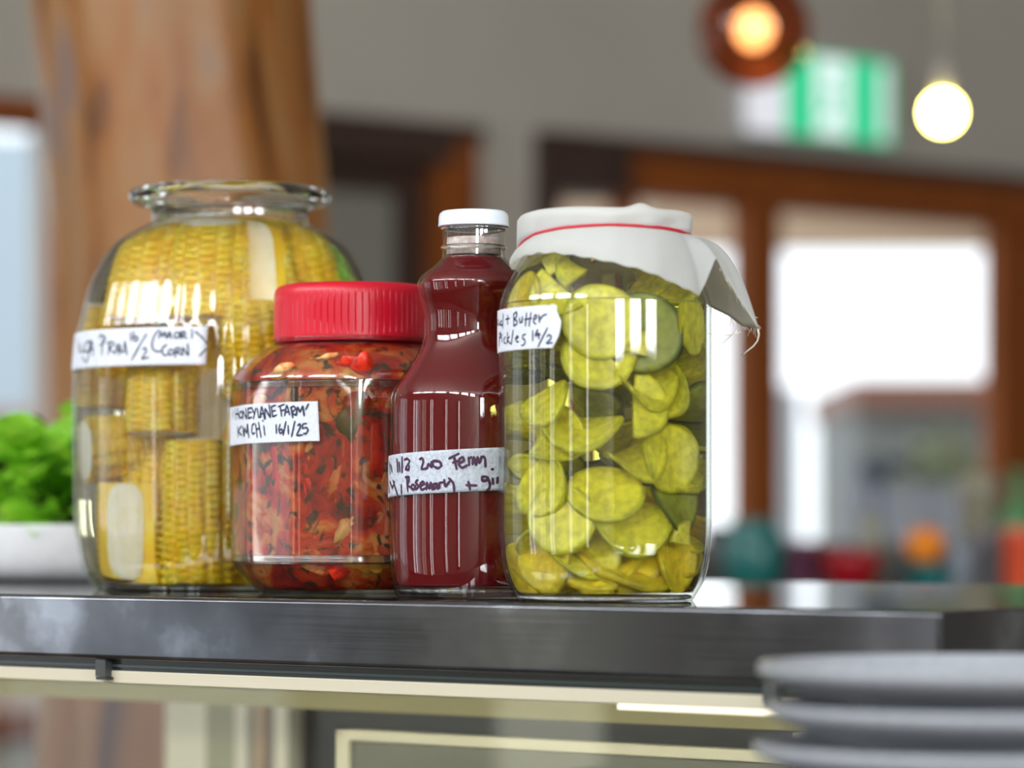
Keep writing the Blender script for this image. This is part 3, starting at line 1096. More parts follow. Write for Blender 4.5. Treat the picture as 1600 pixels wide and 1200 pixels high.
tape = tape_patch(kim, 'tape_label', kj, lin(exz(tR, tL), tR[1]), lin(exz(bR, bL), bR[1]), lambda v: ext, serr, M_tape, 0.0008, 70, 88)
tape['label'] = 'white tape label with handwritten blue black lettering'
kim_txt = [
    [(118, 258), (105, 378)],
    [(150, 235), (160, 405)], [(185, 228), (207, 396)], [(155, 325), (197, 315)],
    [(228, 280), (210, 335), (235, 386), (265, 340), (248, 285), (226, 282)],
    [(270, 392), (268, 268), (326, 400), (310, 225)],
    [(345, 232), (352, 388)], [(342, 235), (408, 222)], [(347, 302), (402, 290)], [(350, 388), (405, 370)],
    [(408, 238), (437, 305)], [(465, 232), (428, 392)],
    [(488, 232), (510, 372), (552, 356)],
    [(530, 378), (555, 198), (602, 402)], [(538, 320), (592, 310)],
    [(612, 392), (608, 232), (692, 378), (670, 175)],
    [(705, 203), (730, 362)], [(702, 206), (772, 183)], [(715, 282), (772, 264)], [(728, 362), (788, 334)],
    [(840, 188), (866, 355)], [(812, 206), (908, 168)], [(855, 272), (918, 250)],
    [(912, 348), (945, 183), (988, 332)], [(925, 292), (978, 285)],
    [(1010, 208), (1037, 378)], [(998, 228), (1048, 198), (1082, 240), (1020, 302), (1092, 342)],
    [(1090, 338), (1112, 208), (1150, 292), (1190, 192), (1212, 348)],
    [(1278, 162), (1238, 248)],
    [(183, 518), (196, 678)], [(242, 508), (196, 590), (252, 652)], [(263, 512), (282, 668)],
    [(290, 662), (290, 538), (326, 622), (336, 468), (357, 688)],
    [(442, 468), (412, 495), (402, 585), (420, 632), (452, 610)],
    [(463, 478), (487, 682)], [(508, 448), (547, 682)], [(475, 562), (527, 540)],
    [(588, 498), (607, 654)], [(575, 418), (578, 432)],
    [(780, 488), (786, 618)], [(842, 478), (823, 560), (842, 622), (882, 600), (865, 555), (830, 578)],
    [(932, 440), (888, 650)], [(964, 498), (971, 634)], [(1068, 435), (1018, 672)],
    [(1112, 502), (1145, 472), (1152, 528), (1098, 652), (1192, 645)],
    [(1248, 468), (1190, 480), (1190, 545), (1245, 530), (1272, 572), (1240, 628), (1202, 620)]]
ink(kim, 'handwriting', tape, kim_txt, (355, 615), 10.0, 0.0013, M_ink, 0.00105)

# the kimchi itself
M_kim = mat('kimchi', (0.45, 0.05, 0.01), 0.4, sss=0.4, ssss=0.012, sssr=(1.0, 0.35, 0.1))
nt, nd, lk, b = nodes_of(M_kim)
tcn = nd.new('ShaderNodeTexCoord')
nA = nd.new('ShaderNodeTexNoise'); nA.inputs['Scale'].default_value = 30; nA.inputs['Detail'].default_value = 6; nA.inputs['Distortion'].default_value = 1.4
rA = ramp(nt, [(0.30, (0.22, 0.010, 0.004)), (0.40, (0.55, 0.020, 0.004)), (0.50, (0.75, 0.080, 0.006)), (0.57, (0.82, 0.24, 0.03)), (0.66, (0.84, 0.46, 0.17))])
nB = nd.new('ShaderNodeTexNoise'); nB.inputs['Scale'].default_value = 55; nB.inputs['Detail'].default_value = 4; nB.inputs['Distortion'].default_value = 2.0
rB = ramp(nt, [(0.0, (0, 0, 0)), (0.54, (0, 0, 0)), (0.61, (0.92, 0.92, 0.92))])
mpB = nd.new('ShaderNodeMapping'); mpB.inputs['Location'].default_value = (3.1, 1.7, 0.4); mpB.inputs['Scale'].default_value = (1, 1, 0.8)
mix = nd.new('ShaderNodeMix'); mix.data_type = 'RGBA'
mix.inputs[7].default_value = (0.045, 0.042, 0.015, 1)
bp = nd.new('ShaderNodeBump'); bp.inputs['Strength'].default_value = 0.7; bp.inputs['Distance'].default_value = 0.003
lk.new(tcn.outputs['Object'], nA.inputs['Vector']); lk.new(tcn.outputs['Object'], mpB.inputs[0]); lk.new(mpB.outputs[0], nB.inputs['Vector'])
lk.new(nA.outputs['Fac'], rA.inputs[0]); lk.new(nB.outputs['Fac'], rB.inputs[0])
lk.new(rA.outputs[0], mix.inputs[6]); lk.new(rB.outputs[0], mix.inputs[0]); lk.new(mix.outputs[2], b.inputs['Base Color'])
lk.new(nA.outputs['Fac'], bp.inputs['Height']); lk.new(bp.outputs[0], b.inputs['Normal'])
V, Fc = [], []
kin = [(r - 0.0042, z) for r, z in kp if 0.0046 < z < 0.163]
kin = [(0.0, 0.0046), (kin[0][0] * 0.6, 0.0046)] + kin + [(kin[-1][0] * 0.5, kin[-1][1] + 0.001), (0.0, kin[-1][1] + 0.001)]


def lump(t, z):
    n = math.sin(7 * t + 60 * z) * math.sin(11 * t - 95 * z + 1) + 0.6 * math.sin(23 * t + 170 * z) * math.sin(17 * t - 130 * z)
    return kim_rf(t, z) * (1 - 0.010 * (1 + n * 0.8))


o = mk('kimchi', *lathe(kin, 200, lump), M_kim)
o.location = kim.loc
tag(o, 'chopped red kimchi packed in the red lidded jar', 'kimchi', kind='stuff')


M_chil = liquid('orange chilli brine', (0.99, 0.60, 0.14), 105.0)
kbr = [(r - 0.0019, z) for r, z in kp if 0.0034 < z < 0.167]
o = mk('chilli_brine', *lathe([(0.0, 0.0036), (kbr[0][0] - 0.002, 0.0036)] + kbr + [(0.0, kbr[-1][1])], 240, kim_rf), M_chil)
o.location = kim.loc
tag(o, 'orange chilli brine around the kimchi in the red lidded jar', 'brine', kind='stuff')


def chip(w, h, th, bend, n=10, rag=0.15, seed=0):
    """a curled, ragged flake of cabbage"""
    r_ = np.random.default_rng(seed)
    ph = r_.random(4) * 6
    V, Fc = [], []
    for s in (1, -1):
        V.append((0, s * th / 2, 0))
        for ring in (0.5, 1.0):
            for k in range(n * 2):
                a = PI * k / n
                rr = ring * (1 + rag * math.sin(2 * a + ph[0]) + rag * 0.7 * math.sin(3 * a + ph[1]) + rag * 0.4 * math.sin(7 * a + ph[2]))
                x, z = w / 2 * rr * math.cos(a), h / 2 * rr * math.sin(a)
                y = bend * (x / w * 2) ** 2 + s * th / 2 * (1.0 if ring < 1 else 0.45) + 0.15 * th * math.sin(5 * a + ph[3])
                V.append((x, y, z))
    m_ = 1 + 4 * n
    for s in (0, 1):
        o_ = s * m_
        for k in range(2 * n):
            j = (k + 1) % (2 * n)
            tri = [o_, o_ + 1 + k, o_ + 1 + j]
            q = [o_ + 1 + k, o_ + 1 + 2 * n + k, o_ + 1 + 2 * n + j, o_ + 1 + j]
            Fc.append(tri if s else tri[::-1]); Fc.append(q if s else q[::-1])
    for k in range(2 * n):
        j = (k + 1) % (2 * n)
        Fc.append([1 + 2 * n + k, 1 + 2 * n + j, m_ + 1 + 2 * n + j, m_ + 1 + 2 * n + k])
    return V, Fc


def stained(name, c, stain, cut=0.5):
    return noise_mat(name, [(cut - 0.10, stain), (cut, c), (cut + 0.2, tuple(min(1, v * 1.25) for v in c))], scale=75, rough=0.35, detail=5, dist=1.0, bump=0.4)


M_cab = [stained('chilli stained cabbage', (0.78, 0.30, 0.10), (0.70, 0.06, 0.006), 0.54), stained('pale cabbage rib', (0.86, 0.54, 0.20), (0.80, 0.18, 0.02), 0.50),
         stained('cabbage leaf green', (0.14, 0.13, 0.04), (0.45, 0.05, 0.01), 0.50), stained('red pepper flake', (0.72, 0.03, 0.006), (0.30, 0.010, 0.003), 0.44), stained('yellow orange rib', (0.92, 0.46, 0.05), (0.85, 0.18, 0.01), 0.50)]
kc = [  # photo column, row, width, height, roll, colour, wording
    (440, 665, 0.024, 0.030, 0.4, 4, None), (470, 745, 0.012, 0.040, -0.1, 3, None), (455, 770, 0.012, 0.030, 0.3, 2, None),
    (425, 735, 0.014, 0.046, -0.2, 3, None), (535, 720, 0.030, 0.050, 0.2, 0, None), (510, 790, 0.012, 0.036, 0.1, 2, None),
    (545, 820, 0.014, 0.028, 0.7, 1, None), (520, 640, 0.034, 0.020, 0.1, 2, None), (395, 760, 0.018, 0.055, 0.05, 0, None),
    (390, 690, 0.014, 0.040, -0.1, 2, None), (480, 600, 0.030, 0.016, 0.3, 0, None), (500, 565, 0.020, 0.012, -0.3, 1, None),
    (430, 590, 0.030, 0.014, -0.4, 1, None), (560, 575, 0.034, 0.016, 0.2, 3, None), (600, 620, 0.020, 0.030, 0.1, 2, None),
    (585, 700, 0.020, 0.050, 0.0, 3, None), (595, 770, 0.016, 0.030, 0.3, 4, None), (440, 820, 0.018, 0.034, 0.5, 1, None),
    (480, 872, 0.034, 0.016, 0.4, 0, None), (560, 868, 0.026, 0.022, 0.4, 4, None),
    (540, 865, 0.020, 0.034, 0.6, 3, None), (590, 862, 0.022, 0.030, -0.2, 4, None),
    (530, 775, 0.020, 0.030, -0.4, 0, None), (465, 715, 0.020, 0.026, 0.6, 1, None), (408, 830, 0.022, 0.034, 0.2, 0, None),
    (555, 660, 0.026, 0.024, -0.2, 1, None)]
kr = np.random.default_rng(77)
for _ in range(20):
    c_ = int(kr.choice([0, 0, 1, 2, 2, 3, 3, 4]))
    kc.append((370 + 245 * kr.random(), 560 + 300 * kr.random(), 0.010 + 0.020 * kr.random(), 0.010 + 0.026 * kr.random(), kr.normal() * 0.6, c_, None))
words_c = ['chilli stained cabbage', 'pale cabbage rib', 'dark green cabbage leaf', 'deep red cabbage', 'orange cabbage rib']
hgt = lambda y: 'shoulder' if y < 610 else 'label height' if y < 700 else 'middle' if y < 800 else 'lower wall' if y < 865 else 'base'
sid = lambda x: 'left' if x < 450 else 'centre' if x < 540 else 'right'
used = {}
for i, (px, py, w, h, roll, c, _) in enumerate(kc):
    t, z = kim.tz(px, py)
    z = min(max(z, 0.012), 0.156)
    r = kim.radius(t, z) - 0.0056 - 0.0007 * (i % 3)
    z2 = min(z + 0.004, 0.16)
    tilt = math.atan2(kim.radius(t, z2) - kim.radius(t, z), z2 - z)
    o = mk('cabbage_piece', *chip(w, h, 0.0022, 0.0025 * (w / 0.02), seed=i + 1), M_cab[c])
    nrm = Vector((math.sin(t), -math.cos(t), 0))
    o.rotation_euler = (Matrix.Rotation(t, 4, 'Z') @ Matrix.Rotation(-tilt, 4, 'X') @ Matrix.Rotation(roll, 4, 'Y')).to_euler()
    o.location = Vector((r * math.sin(t), -r * math.cos(t), z)) + kim.loc
    lab = '%s, %s side at the %s of the kimchi jar' % (words_c[c], sid(px), hgt(py))
    lab = lab.replace('centre side', 'centre')
    tag(o, lab, 'cabbage', 'pieces of cabbage in the kimchi jar')

# ------------------------------------------------------------------ bottle
BD = 2.06
bot_sil = [(118, 936), (122, 928), (126, 915), (129.5, 890), (131.5, 860), (132, 812), (131.5, 702), (131, 640), (130, 622), (127, 612), (119, 597), (101, 573.5),
           (86, 550), (78, 528), (76.5, 510), (77.5, 495), (81, 478), (86, 460), (88, 448), (87, 440), (80, 430), (62, 416), (51, 405), (48.5, 398), (48.5, 340)]
bot = Jar(740, BD, bot_sil)
bp_ = smooth_prof(bot.pts, 140)
bot.use(bp_)
bj = thing('juice_bottle', bot.loc, 'waisted glass bottle of dark red juice with a white cap, between two jars', 'bottle')
mk('bottle_body', *shell(bot, bp_, 0.0022, 128, None, 0.007), M_jar, bj)
mk('bottle_foot', *lathe([(0.0, 0.001), (0.044, 0.001), (0.0478, 0.002), (0.0492, 0.005), (0.048, 0.0062), (0.0, 0.0066)], 96), M_solid, bj)
KK = BD / F
for y in (357.5, 387.5):
    zc = CH + (HOR - y) * KK
    r0 = 48.5 * KK
    mk('thread_ring', *lathe([(r0 - 0.0006, zc - 0.0016), (r0 + 0.0008, zc - 0.0012), (r0 + 0.0013, zc), (r0 + 0.0008, zc + 0.0012), (r0 - 0.0006, zc + 0.0016)], 80, None, True), M_solid, bj)
zc0, zc1 = CH + (HOR - 358) * KK + 0.001, CH + (HOR - 330) * KK
CR = 55 * KK
capp = [(CR - 0.002, zc0 + 0.001), (CR - 0.0006, zc0), (CR + 0.0003, zc0 + 0.0008), (CR, zc0 + 0.0018), (CR - 0.0002, zc1 - 0.004), (CR - 0.0008, zc1 - 0.0018), (CR - 0.0025, zc1 - 0.0003), (CR - 0.005, zc1), (CR - 0.007, zc1 - 0.0006), (0.0, zc1 - 0.0006)]
cap = mk('cap', *lathe(capp, 96), mat('white enamelled cap', (0.76, 0.83, 0.92), 0.25), bj)
cap['label'] = 'white metal screw cap'
M_juice = mat('dark red juice', (0.125, 0.0025, 0.005), 0.6, sss=0.3, ssss=0.02, sssr=(1.0, 0.15, 0.1), spec=0.0)
zt = CH + (HOR - 399) * KK
jin = [(r - 0.0026, z) for r, z in bp_ if 0.0072 <= z <= zt]
o = mk('red_juice', *lathe([(0.0, 0.0074)] + [(jin[0][0] - 0.003, 0.0074)] + jin + [(0.0, zt)], 96), M_juice)
o.location = bot.loc
tag(o, 'dark red fermented juice filling the waisted bottle', 'juice', kind='stuff')
M_foam = noise_mat('pale foam', [(0.4, (0.52, 0.40, 0.38)), (0.7, (0.80, 0.74, 0.72))], scale=300, rough=0.6)
fz = CH + (HOR - 372) * KK
ro = 48.5 * KK - 0.0026
o = mk('foam', *lathe([(0.0, zt + 0.0003), (ro, zt + 0.0003), (ro, zt + 0.004), (ro, zt + 0.007), (ro, fz), (ro * 0.8, fz - 0.001), (0.0, fz - 0.002)], 64,
                      lambda t, z: 1.0 - (0.03 * abs(math.sin(9 * t)) if z > fz - 0.001 else 0)), M_foam)
o.location = bot.loc
tag(o, 'pale pink foam clinging in the neck of the red bottle', 'foam', kind='stuff')
bL, bR = bot.tz(610, 712), bot.tz(779, 702)
cL, cR = bot.tz(612, 777), bot.tz(779, 768)
tape = tape_patch(bot, 'tape_label', bj, lin(bR[1] + (bL[1] - bR[1]) * 1.35, bR[1] + 0.002), lin(cR[1] + (cL[1] - cR[1]) * 1.25, cR[1] + 0.0015),
                  lambda v: -1.75, lambda v: 0.62, M_tape2, 0.0006, 60, 14, 0.00012)
tape['label'] = 'crinkled white tape label with purple handwriting'
bot_txt = [
    [(82, 258), (90, 402)], [(98, 292), (116, 382)], [(75, 558), (80, 642)], [(88, 500), (120, 582)], [(128, 488), (186, 684)], [(118, 582), (148, 500)],
    [(175, 222), (186, 378)], [(200, 258), (211, 372)], [(240, 193), (238, 382)], [(268, 228), (300, 214), (332, 245), (292, 318), (283, 345), (318, 352), (328, 300)],
    [(455, 222), (485, 208), (502, 250), (480, 342), (552, 334)], [(550, 336), (562, 278), (602, 322), (600, 250)], [(622, 312), (618, 245), (700, 250), (722, 300), (680, 336), (638, 312)],
    [(880, 190), (911, 342)], [(818, 212), (934, 152)], [(868, 262), (922, 240)],
    [(940, 272), (1000, 240), (985, 195), (945, 220), (940, 290), (980, 327), (1042, 295)],
    [(1058, 195), (1066, 292)], [(1062, 220), (1092, 192)], [(1108, 288), (1120, 188), (1150, 292), (1170, 188), (1192, 272), (1222, 188), (1260, 210), (1266, 314)],
    [(1342, 346), (1360, 344)],
    [(230, 543), (232, 652)], [(297, 450), (311, 624)], [(283, 446), (320, 440), (322, 500), (300, 540), (372, 592)],
    [(362, 540), (350, 580), (380, 602), (402, 560), (370, 535)], [(432, 478), (405, 510), (442, 560), (408, 602)],
    [(460, 560), (512, 530), (490, 500), (460, 540), (480, 602), (532, 580)], [(540, 602), (545, 510), (575, 592), (592, 510), (612, 602)],
    [(662, 520), (625, 540), (630, 592), (660, 570), (665, 520), (682, 592)], [(700, 582), (700, 520), (742, 508)],
    [(758, 478), (772, 562), (822, 500)], [(815, 458), (870, 520), (882, 624)],
    [(1055, 498), (1076, 602)], [(1033, 545), (1158, 550)],
    [(1282, 440), (1228, 438), (1230, 492), (1285, 480), (1290, 440), (1322, 530), (1310, 590), (1283, 607)],
    [(1355, 463), (1360, 527)], [(1415, 450), (1410, 517)]]
ink(bot, 'handwriting', tape, bot_txt, (600, 690), 8.0, 0.0017, M_ink2, 0.00085)

# ------------------------------------------------------------------ jar of pickles
PD = 1.97
pick_sil = [(134, 941), (136.5, 938), (143, 928), (153.5, 909), (160.5, 886), (165, 856), (166.5, 820), (166.5, 700), (166.5, 500), (165, 476), (160, 459), (152, 440), (143, 424), (134, 409), (128, 398), (126, 388), (126, 342)]
pk = Jar(945.5, PD, pick_sil)
pp = smooth_prof(pk.pts, 110)
pk.use(pp)
pj = thing('pickle_jar', pk.loc, 'tall clear jar of yellow green pickles under a white cloth', 'jar')
mk('jar_body', *shell(pk, pp, 0.003, 144, None, 0.0044), M_jar, pj)
pr0 = 136 * PD / F


def knurl(t, z):
    return 1 + 0.008 * math.cos(84 * t)


mk('jar_foot', *lathe([(0.0, 0.0008), (pr0 - 0.004, 0.0006), (pr0 - 0.0012, 0.0012), (pr0 - 0.0006, 0.0022), (pr0 - 0.0012, 0.0032), (pr0 - 0.004, 0.0038), (0.0, 0.004)], 84 * 6, knurl), M_solid, pj)
PK = PD / F
ljt, ljb = CH + (HOR - 341) * PK, CH + (HOR - 372) * PK
lr = 131 * PK
mk('lid', *lathe([(0.0, ljb), (lr - 0.003, ljb), (lr, ljb + 0.002), (lr, ljt - 0.004), (lr - 0.002, ljt - 0.001), (lr - 0.006, ljt), (0.0, ljt)], 80), mat('hidden metal lid', (0.6, 0.6, 0.58), 0.4), pj)

PS = 1600 / 130.0


def pxc(x, y):
    return 765 + x / PS, 465 + y / PS


tLp, tRp = pk.tz(*pxc(230, 238)), pk.tz(*pxc(1290, 140))
bLp, bRp = pk.tz(*pxc(230, 1056)), pk.tz(*pxc(1220, 970))
eL = -1.5


def exl(R, L):
    return R[1] + (L[1] - R[1]) * (eL - R[0]) / (L[0] - R[0])


right_edge = [(0.0, 1220), (0.15, 1290), (0.28, 1340), (0.40, 1366), (0.52, 1378), (0.60, 1386), (0.66, 1370), (0.76, 1335), (0.87, 1300), (0.94, 1308), (1.0, 1288)]
rv = [a for a, _ in right_edge]
rt = [pk.tz(*pxc(x, 970 - 830 * a))[0] for a, x in right_edge]
tape = tape_patch(pk, 'tape_label', pj, lin(exl(tRp, tLp), tRp[1]), lin(exl(bRp, bLp), bRp[1]), lambda v: eL - 0.05 * math.sin(PI * v), lambda v: interp(v, rv, rt), M_tape, 0.0008, 60, 30)
tape['label'] = 'torn white tape label with handwritten ink lettering'
pick_txt = [
    [(162, 480), (155, 560), (168, 624)], [(188, 428), (180, 480), (196, 542)], [(215, 418), (212, 500), (228, 525), (240, 470)], [(262, 440), (242, 480), (248, 535), (285, 510)], [(290, 308), (280, 592)],
    [(375, 338), (375, 514)], [(338, 420), (412, 400)],
    [(492, 318), (490, 545)], [(488, 322), (545, 278), (546, 360), (500, 420)], [(500, 420), (552, 452), (545, 512), (488, 547)],
    [(600, 398), (606, 480), (640, 472), (656, 368)], [(656, 368), (650, 482)],
    [(736, 298), (708, 548)], [(817, 287), (780, 548)], [(698, 422), (834, 398)],
    [(866, 430), (922, 390), (915, 330), (880, 360), (868, 470), (908, 512)],
    [(970, 338), (980, 474)], [(984, 432), (1040, 350), (1114, 323)],
    [(236, 658), (205, 944)], [(218, 690), (250, 700), (248, 752), (215, 782)],
    [(266, 768), (271, 864)], [(268, 718), (270, 728)], [(332, 758), (305, 800), (312, 872), (338, 880)], [(372, 668), (365, 884)], [(412, 748), (370, 812), (434, 892)],
    [(478, 628), (445, 894)], [(525, 802), (578, 762), (555, 738), (523, 790), (550, 852), (584, 845)],
    [(718, 708), (665, 720), (658, 780), (706, 822), (690, 902), (638, 922)],
    [(850, 638), (850, 834)], [(945, 618), (898, 732), (994, 710)], [(960, 680), (966, 794)], [(930, 690), (975, 700)], [(1130, 585), (1040, 760), (952, 944)],
    [(1118, 752), (1160, 718), (1202, 750), (1180, 810), (1108, 882), (1224, 870)]]
ink(pk, 'handwriting', tape, pick_txt, (765, 465), PS, 0.00105, M_ink, 0.00105)

M_pbrine = liquid('yellow green brine', (0.95, 0.90, 0.08), 17.0)
zpt = CH + (HOR - 402) * PK
pin = [(r - 0.0036, z) for r, z in pp if 0.005 <= z <= zpt]
o = mk('pickle_brine', *lathe([(0.0, 0.005), (pin[0][0] - 0.002, 0.005)] + pin + [(0.0, zpt)], 96), M_pbrine)
o.location = pk.loc
tag(o, 'yellow green brine filling the tall pickle jar', 'brine', kind='stuff')

# cucumber slices: pale flesh, seeds, dark green skin


def slice_mat(name, flesh, mid_, skin, R=0.0225):
    m = mat(name, flesh, 0.35, sss=0.3, ssss=0.008, sssr=(0.8, 1.0, 0.2))
    nt, nd, lk, b = nodes_of(m)
    tcn = nd.new('ShaderNodeTexCoord')
    sep = nd.new('ShaderNodeSeparateXYZ')
    cmb = nd.new('ShaderNodeCombineXYZ')
    ln = nd.new('ShaderNodeVectorMath'); ln.operation = 'LENGTH'
    dv = nd.new('ShaderNodeMath'); dv.operation = 'DIVIDE'; dv.inputs[1].default_value = R
    rp = ramp(nt, [(0.0, mid_), (0.42, mid_), (0.56, flesh), (0.86, flesh), (0.955, skin), (1.0, skin)])
    nz = nd.new('ShaderNodeTexNoise'); nz.inputs['Scale'].default_value = 170; nz.inputs['Detail'].default_value = 3
    r2 = ramp(nt, [(0.35, (0.72, 0.72, 0.72)), (0.65, (1.08, 1.08, 1.08))])
    mx = nd.new('ShaderNodeMix'); mx.data_type = 'RGBA'; mx.blend_type = 'MULTIPLY'; mx.inputs[0].default_value = 1
    lk.new(tcn.outputs['Object'], sep.inputs[0]); lk.new(sep.outputs[0], cmb.inputs[0]); lk.new(sep.outputs[1], cmb.inputs[1])
    lk.new(cmb.outputs[0], ln.inputs[0]); lk.new(ln.outputs['Value'], dv.inputs[0]); lk.new(dv.outputs[0], rp.inputs[0])
    lk.new(tcn.outputs['Object'], nz.inputs['Vector']); lk.new(nz.outputs['Fac'], r2.inputs[0])
    lk.new(rp.outputs[0], mx.inputs[6]); lk.new(r2.outputs[0], mx.inputs[7]); lk.new(mx.outputs[2], b.inputs['Base Color'])
    return m


M_sl = slice_mat('pickled cucumber', (0.95, 0.92, 0.08), (0.90, 0.86, 0.08), (0.66, 0.66, 0.03))
M_sl2 = slice_mat('golden pickled cucumber', (0.96, 0.78, 0.05), (0.94, 0.72, 0.05), (0.75, 0.62, 0.03))
M_sl3 = slice_mat('green pickled cucumber', (0.36, 0.42, 0.06), (0.32, 0.36, 0.05), (0.12, 0.17, 0.02))


def slice_mesh(R=0.0225, th=0.0042, warp=0.0, seed=0, arc=(0, 2 * PI)):
    r_ = np.random.default_rng(seed)
    ph = r_.random(3) * 6
    full = arc[1] - arc[0] > 6.2
    n = 40 if full else 26
    rings = [(0.0, 1.0), (0.28, 0.80), (0.5, 0.86), (0.8, 1.0), (0.93, 0.92), (0.985, 0.6), (1.0, 0.0)]
    V, Fc = [], []
    rows = []
    for s in (1, -1):
        for f, hgt_ in (rings if s == 1 else rings[:-1][::-1]):
            row = []
            for k in range(n if full else n + 1):
                a = arc[0] + (arc[1] - arc[0]) * k / n
                rr = f * R * (1 + 0.03 * math.sin(2 * a + ph[0]) + 0.012 * math.sin(5 * a + ph[1]))
                x, y = rr * math.cos(a), rr * math.sin(a)
                z = s * hgt_ * th / 2 + warp * ((x * x - 0.4 * y * y) / (R * R)) * R
                row.append(len(V))
                V.append((x, y, z))
            rows.append(row)
    for i in range(len(rows) - 1):
        for k in range(n):
            j = (k + 1) % n if full else k + 1
            Fc.append([rows[i][k], rows[i][j], rows[i + 1][j], rows[i + 1][k]])
    if not full:      # close the straight cut
        a = [r[0] for r in rows]; c = [r[-1] for r in rows]
        Fc.append(a); Fc.append(c[::-1])
    return V, Fc


kinds = {}
for nm, kw, m in (('round', dict(warp=0.02, seed=1), M_sl), ('bent', dict(warp=0.28, seed=2), M_sl), ('curl', dict(warp=0.55, seed=3, th=0.0038), M_sl),
                  ('half', dict(warp=0.15, seed=4, arc=(0.0, PI)), M_sl), ('wedge', dict(warp=0.1, seed=5, arc=(0.3, 0.3 + PI * 0.45), th=0.006), M_sl),
                  ('gold', dict(warp=0.22, seed=6, th=0.005), M_sl2), ('goldcurl', dict(warp=0.45, seed=7, th=0.005), M_sl2),
                  ('green', dict(warp=0.08, seed=8), M_sl3), ('greencurl', dict(warp=0.4, seed=9), M_sl3)):
    V, Fc = slice_mesh(**kw)
    me = bpy.data.meshes.new('pickle_slice')
    me.from_pydata(V, [], Fc)
    me.materials.append(m)
    me.polygons.foreach_set('use_smooth', np.ones(len(me.polygons), dtype=bool))
    me.update()
    kinds[nm] = (me, np.array(V))

placed = []


def put_slice(kind, loc, nrm, spin, scale, label, fit=True):
    me, VV = kinds[kind]
    q = Vector(nrm).normalized().to_track_quat('Z', 'Y') @ Matrix.Rotation(spin, 3, 'Z').to_quaternion()
    R = np.array(q.to_matrix())
    P = (VV * scale) @ R.T
    loc = Vector(loc) - pk.loc
    for _ in range(40):          # keep it inside the glass
        Q = P + np.array(loc)
        rad = np.hypot(Q[:, 0], Q[:, 1])
        lim = np.interp(Q[:, 2], pk._z, pk._r) - 0.0042
        over = float((rad - lim).max())
        dz = max(0.006 - Q[:, 2].min(), 0.0)
        if over < 1e-5 and dz < 1e-5:
            break
        h = math.hypot(loc.x, loc.y)
        if over > 0 and h > 1e-5:
            k = max(0.0, 1 - min(over * 1.05 + 1e-5, h) / h)
            loc = Vector((loc.x * k, loc.y * k, loc.z))
        loc.z += dz
    o = bpy.data.objects.new('pickle_slice', me)
    COL.objects.link(o)
    o.location = pk.loc + loc
    o.rotation_mode = 'QUATERNION'
    o.rotation_quaternion = q
    o.scale = (scale,) * 3
    tag(o, label, 'pickle', 'cucumber slices in the pickle jar')
    placed.append((o, np.array(loc), scale))
    return o


def front(px, py, deep=0.0):
    t, z = pk.tz(px, py)
    r = max(pk.radius(t, z) - 0.006 - deep, 0.0)
    return pk.loc + Vector((r * math.sin(t), -r * math.cos(t), z))


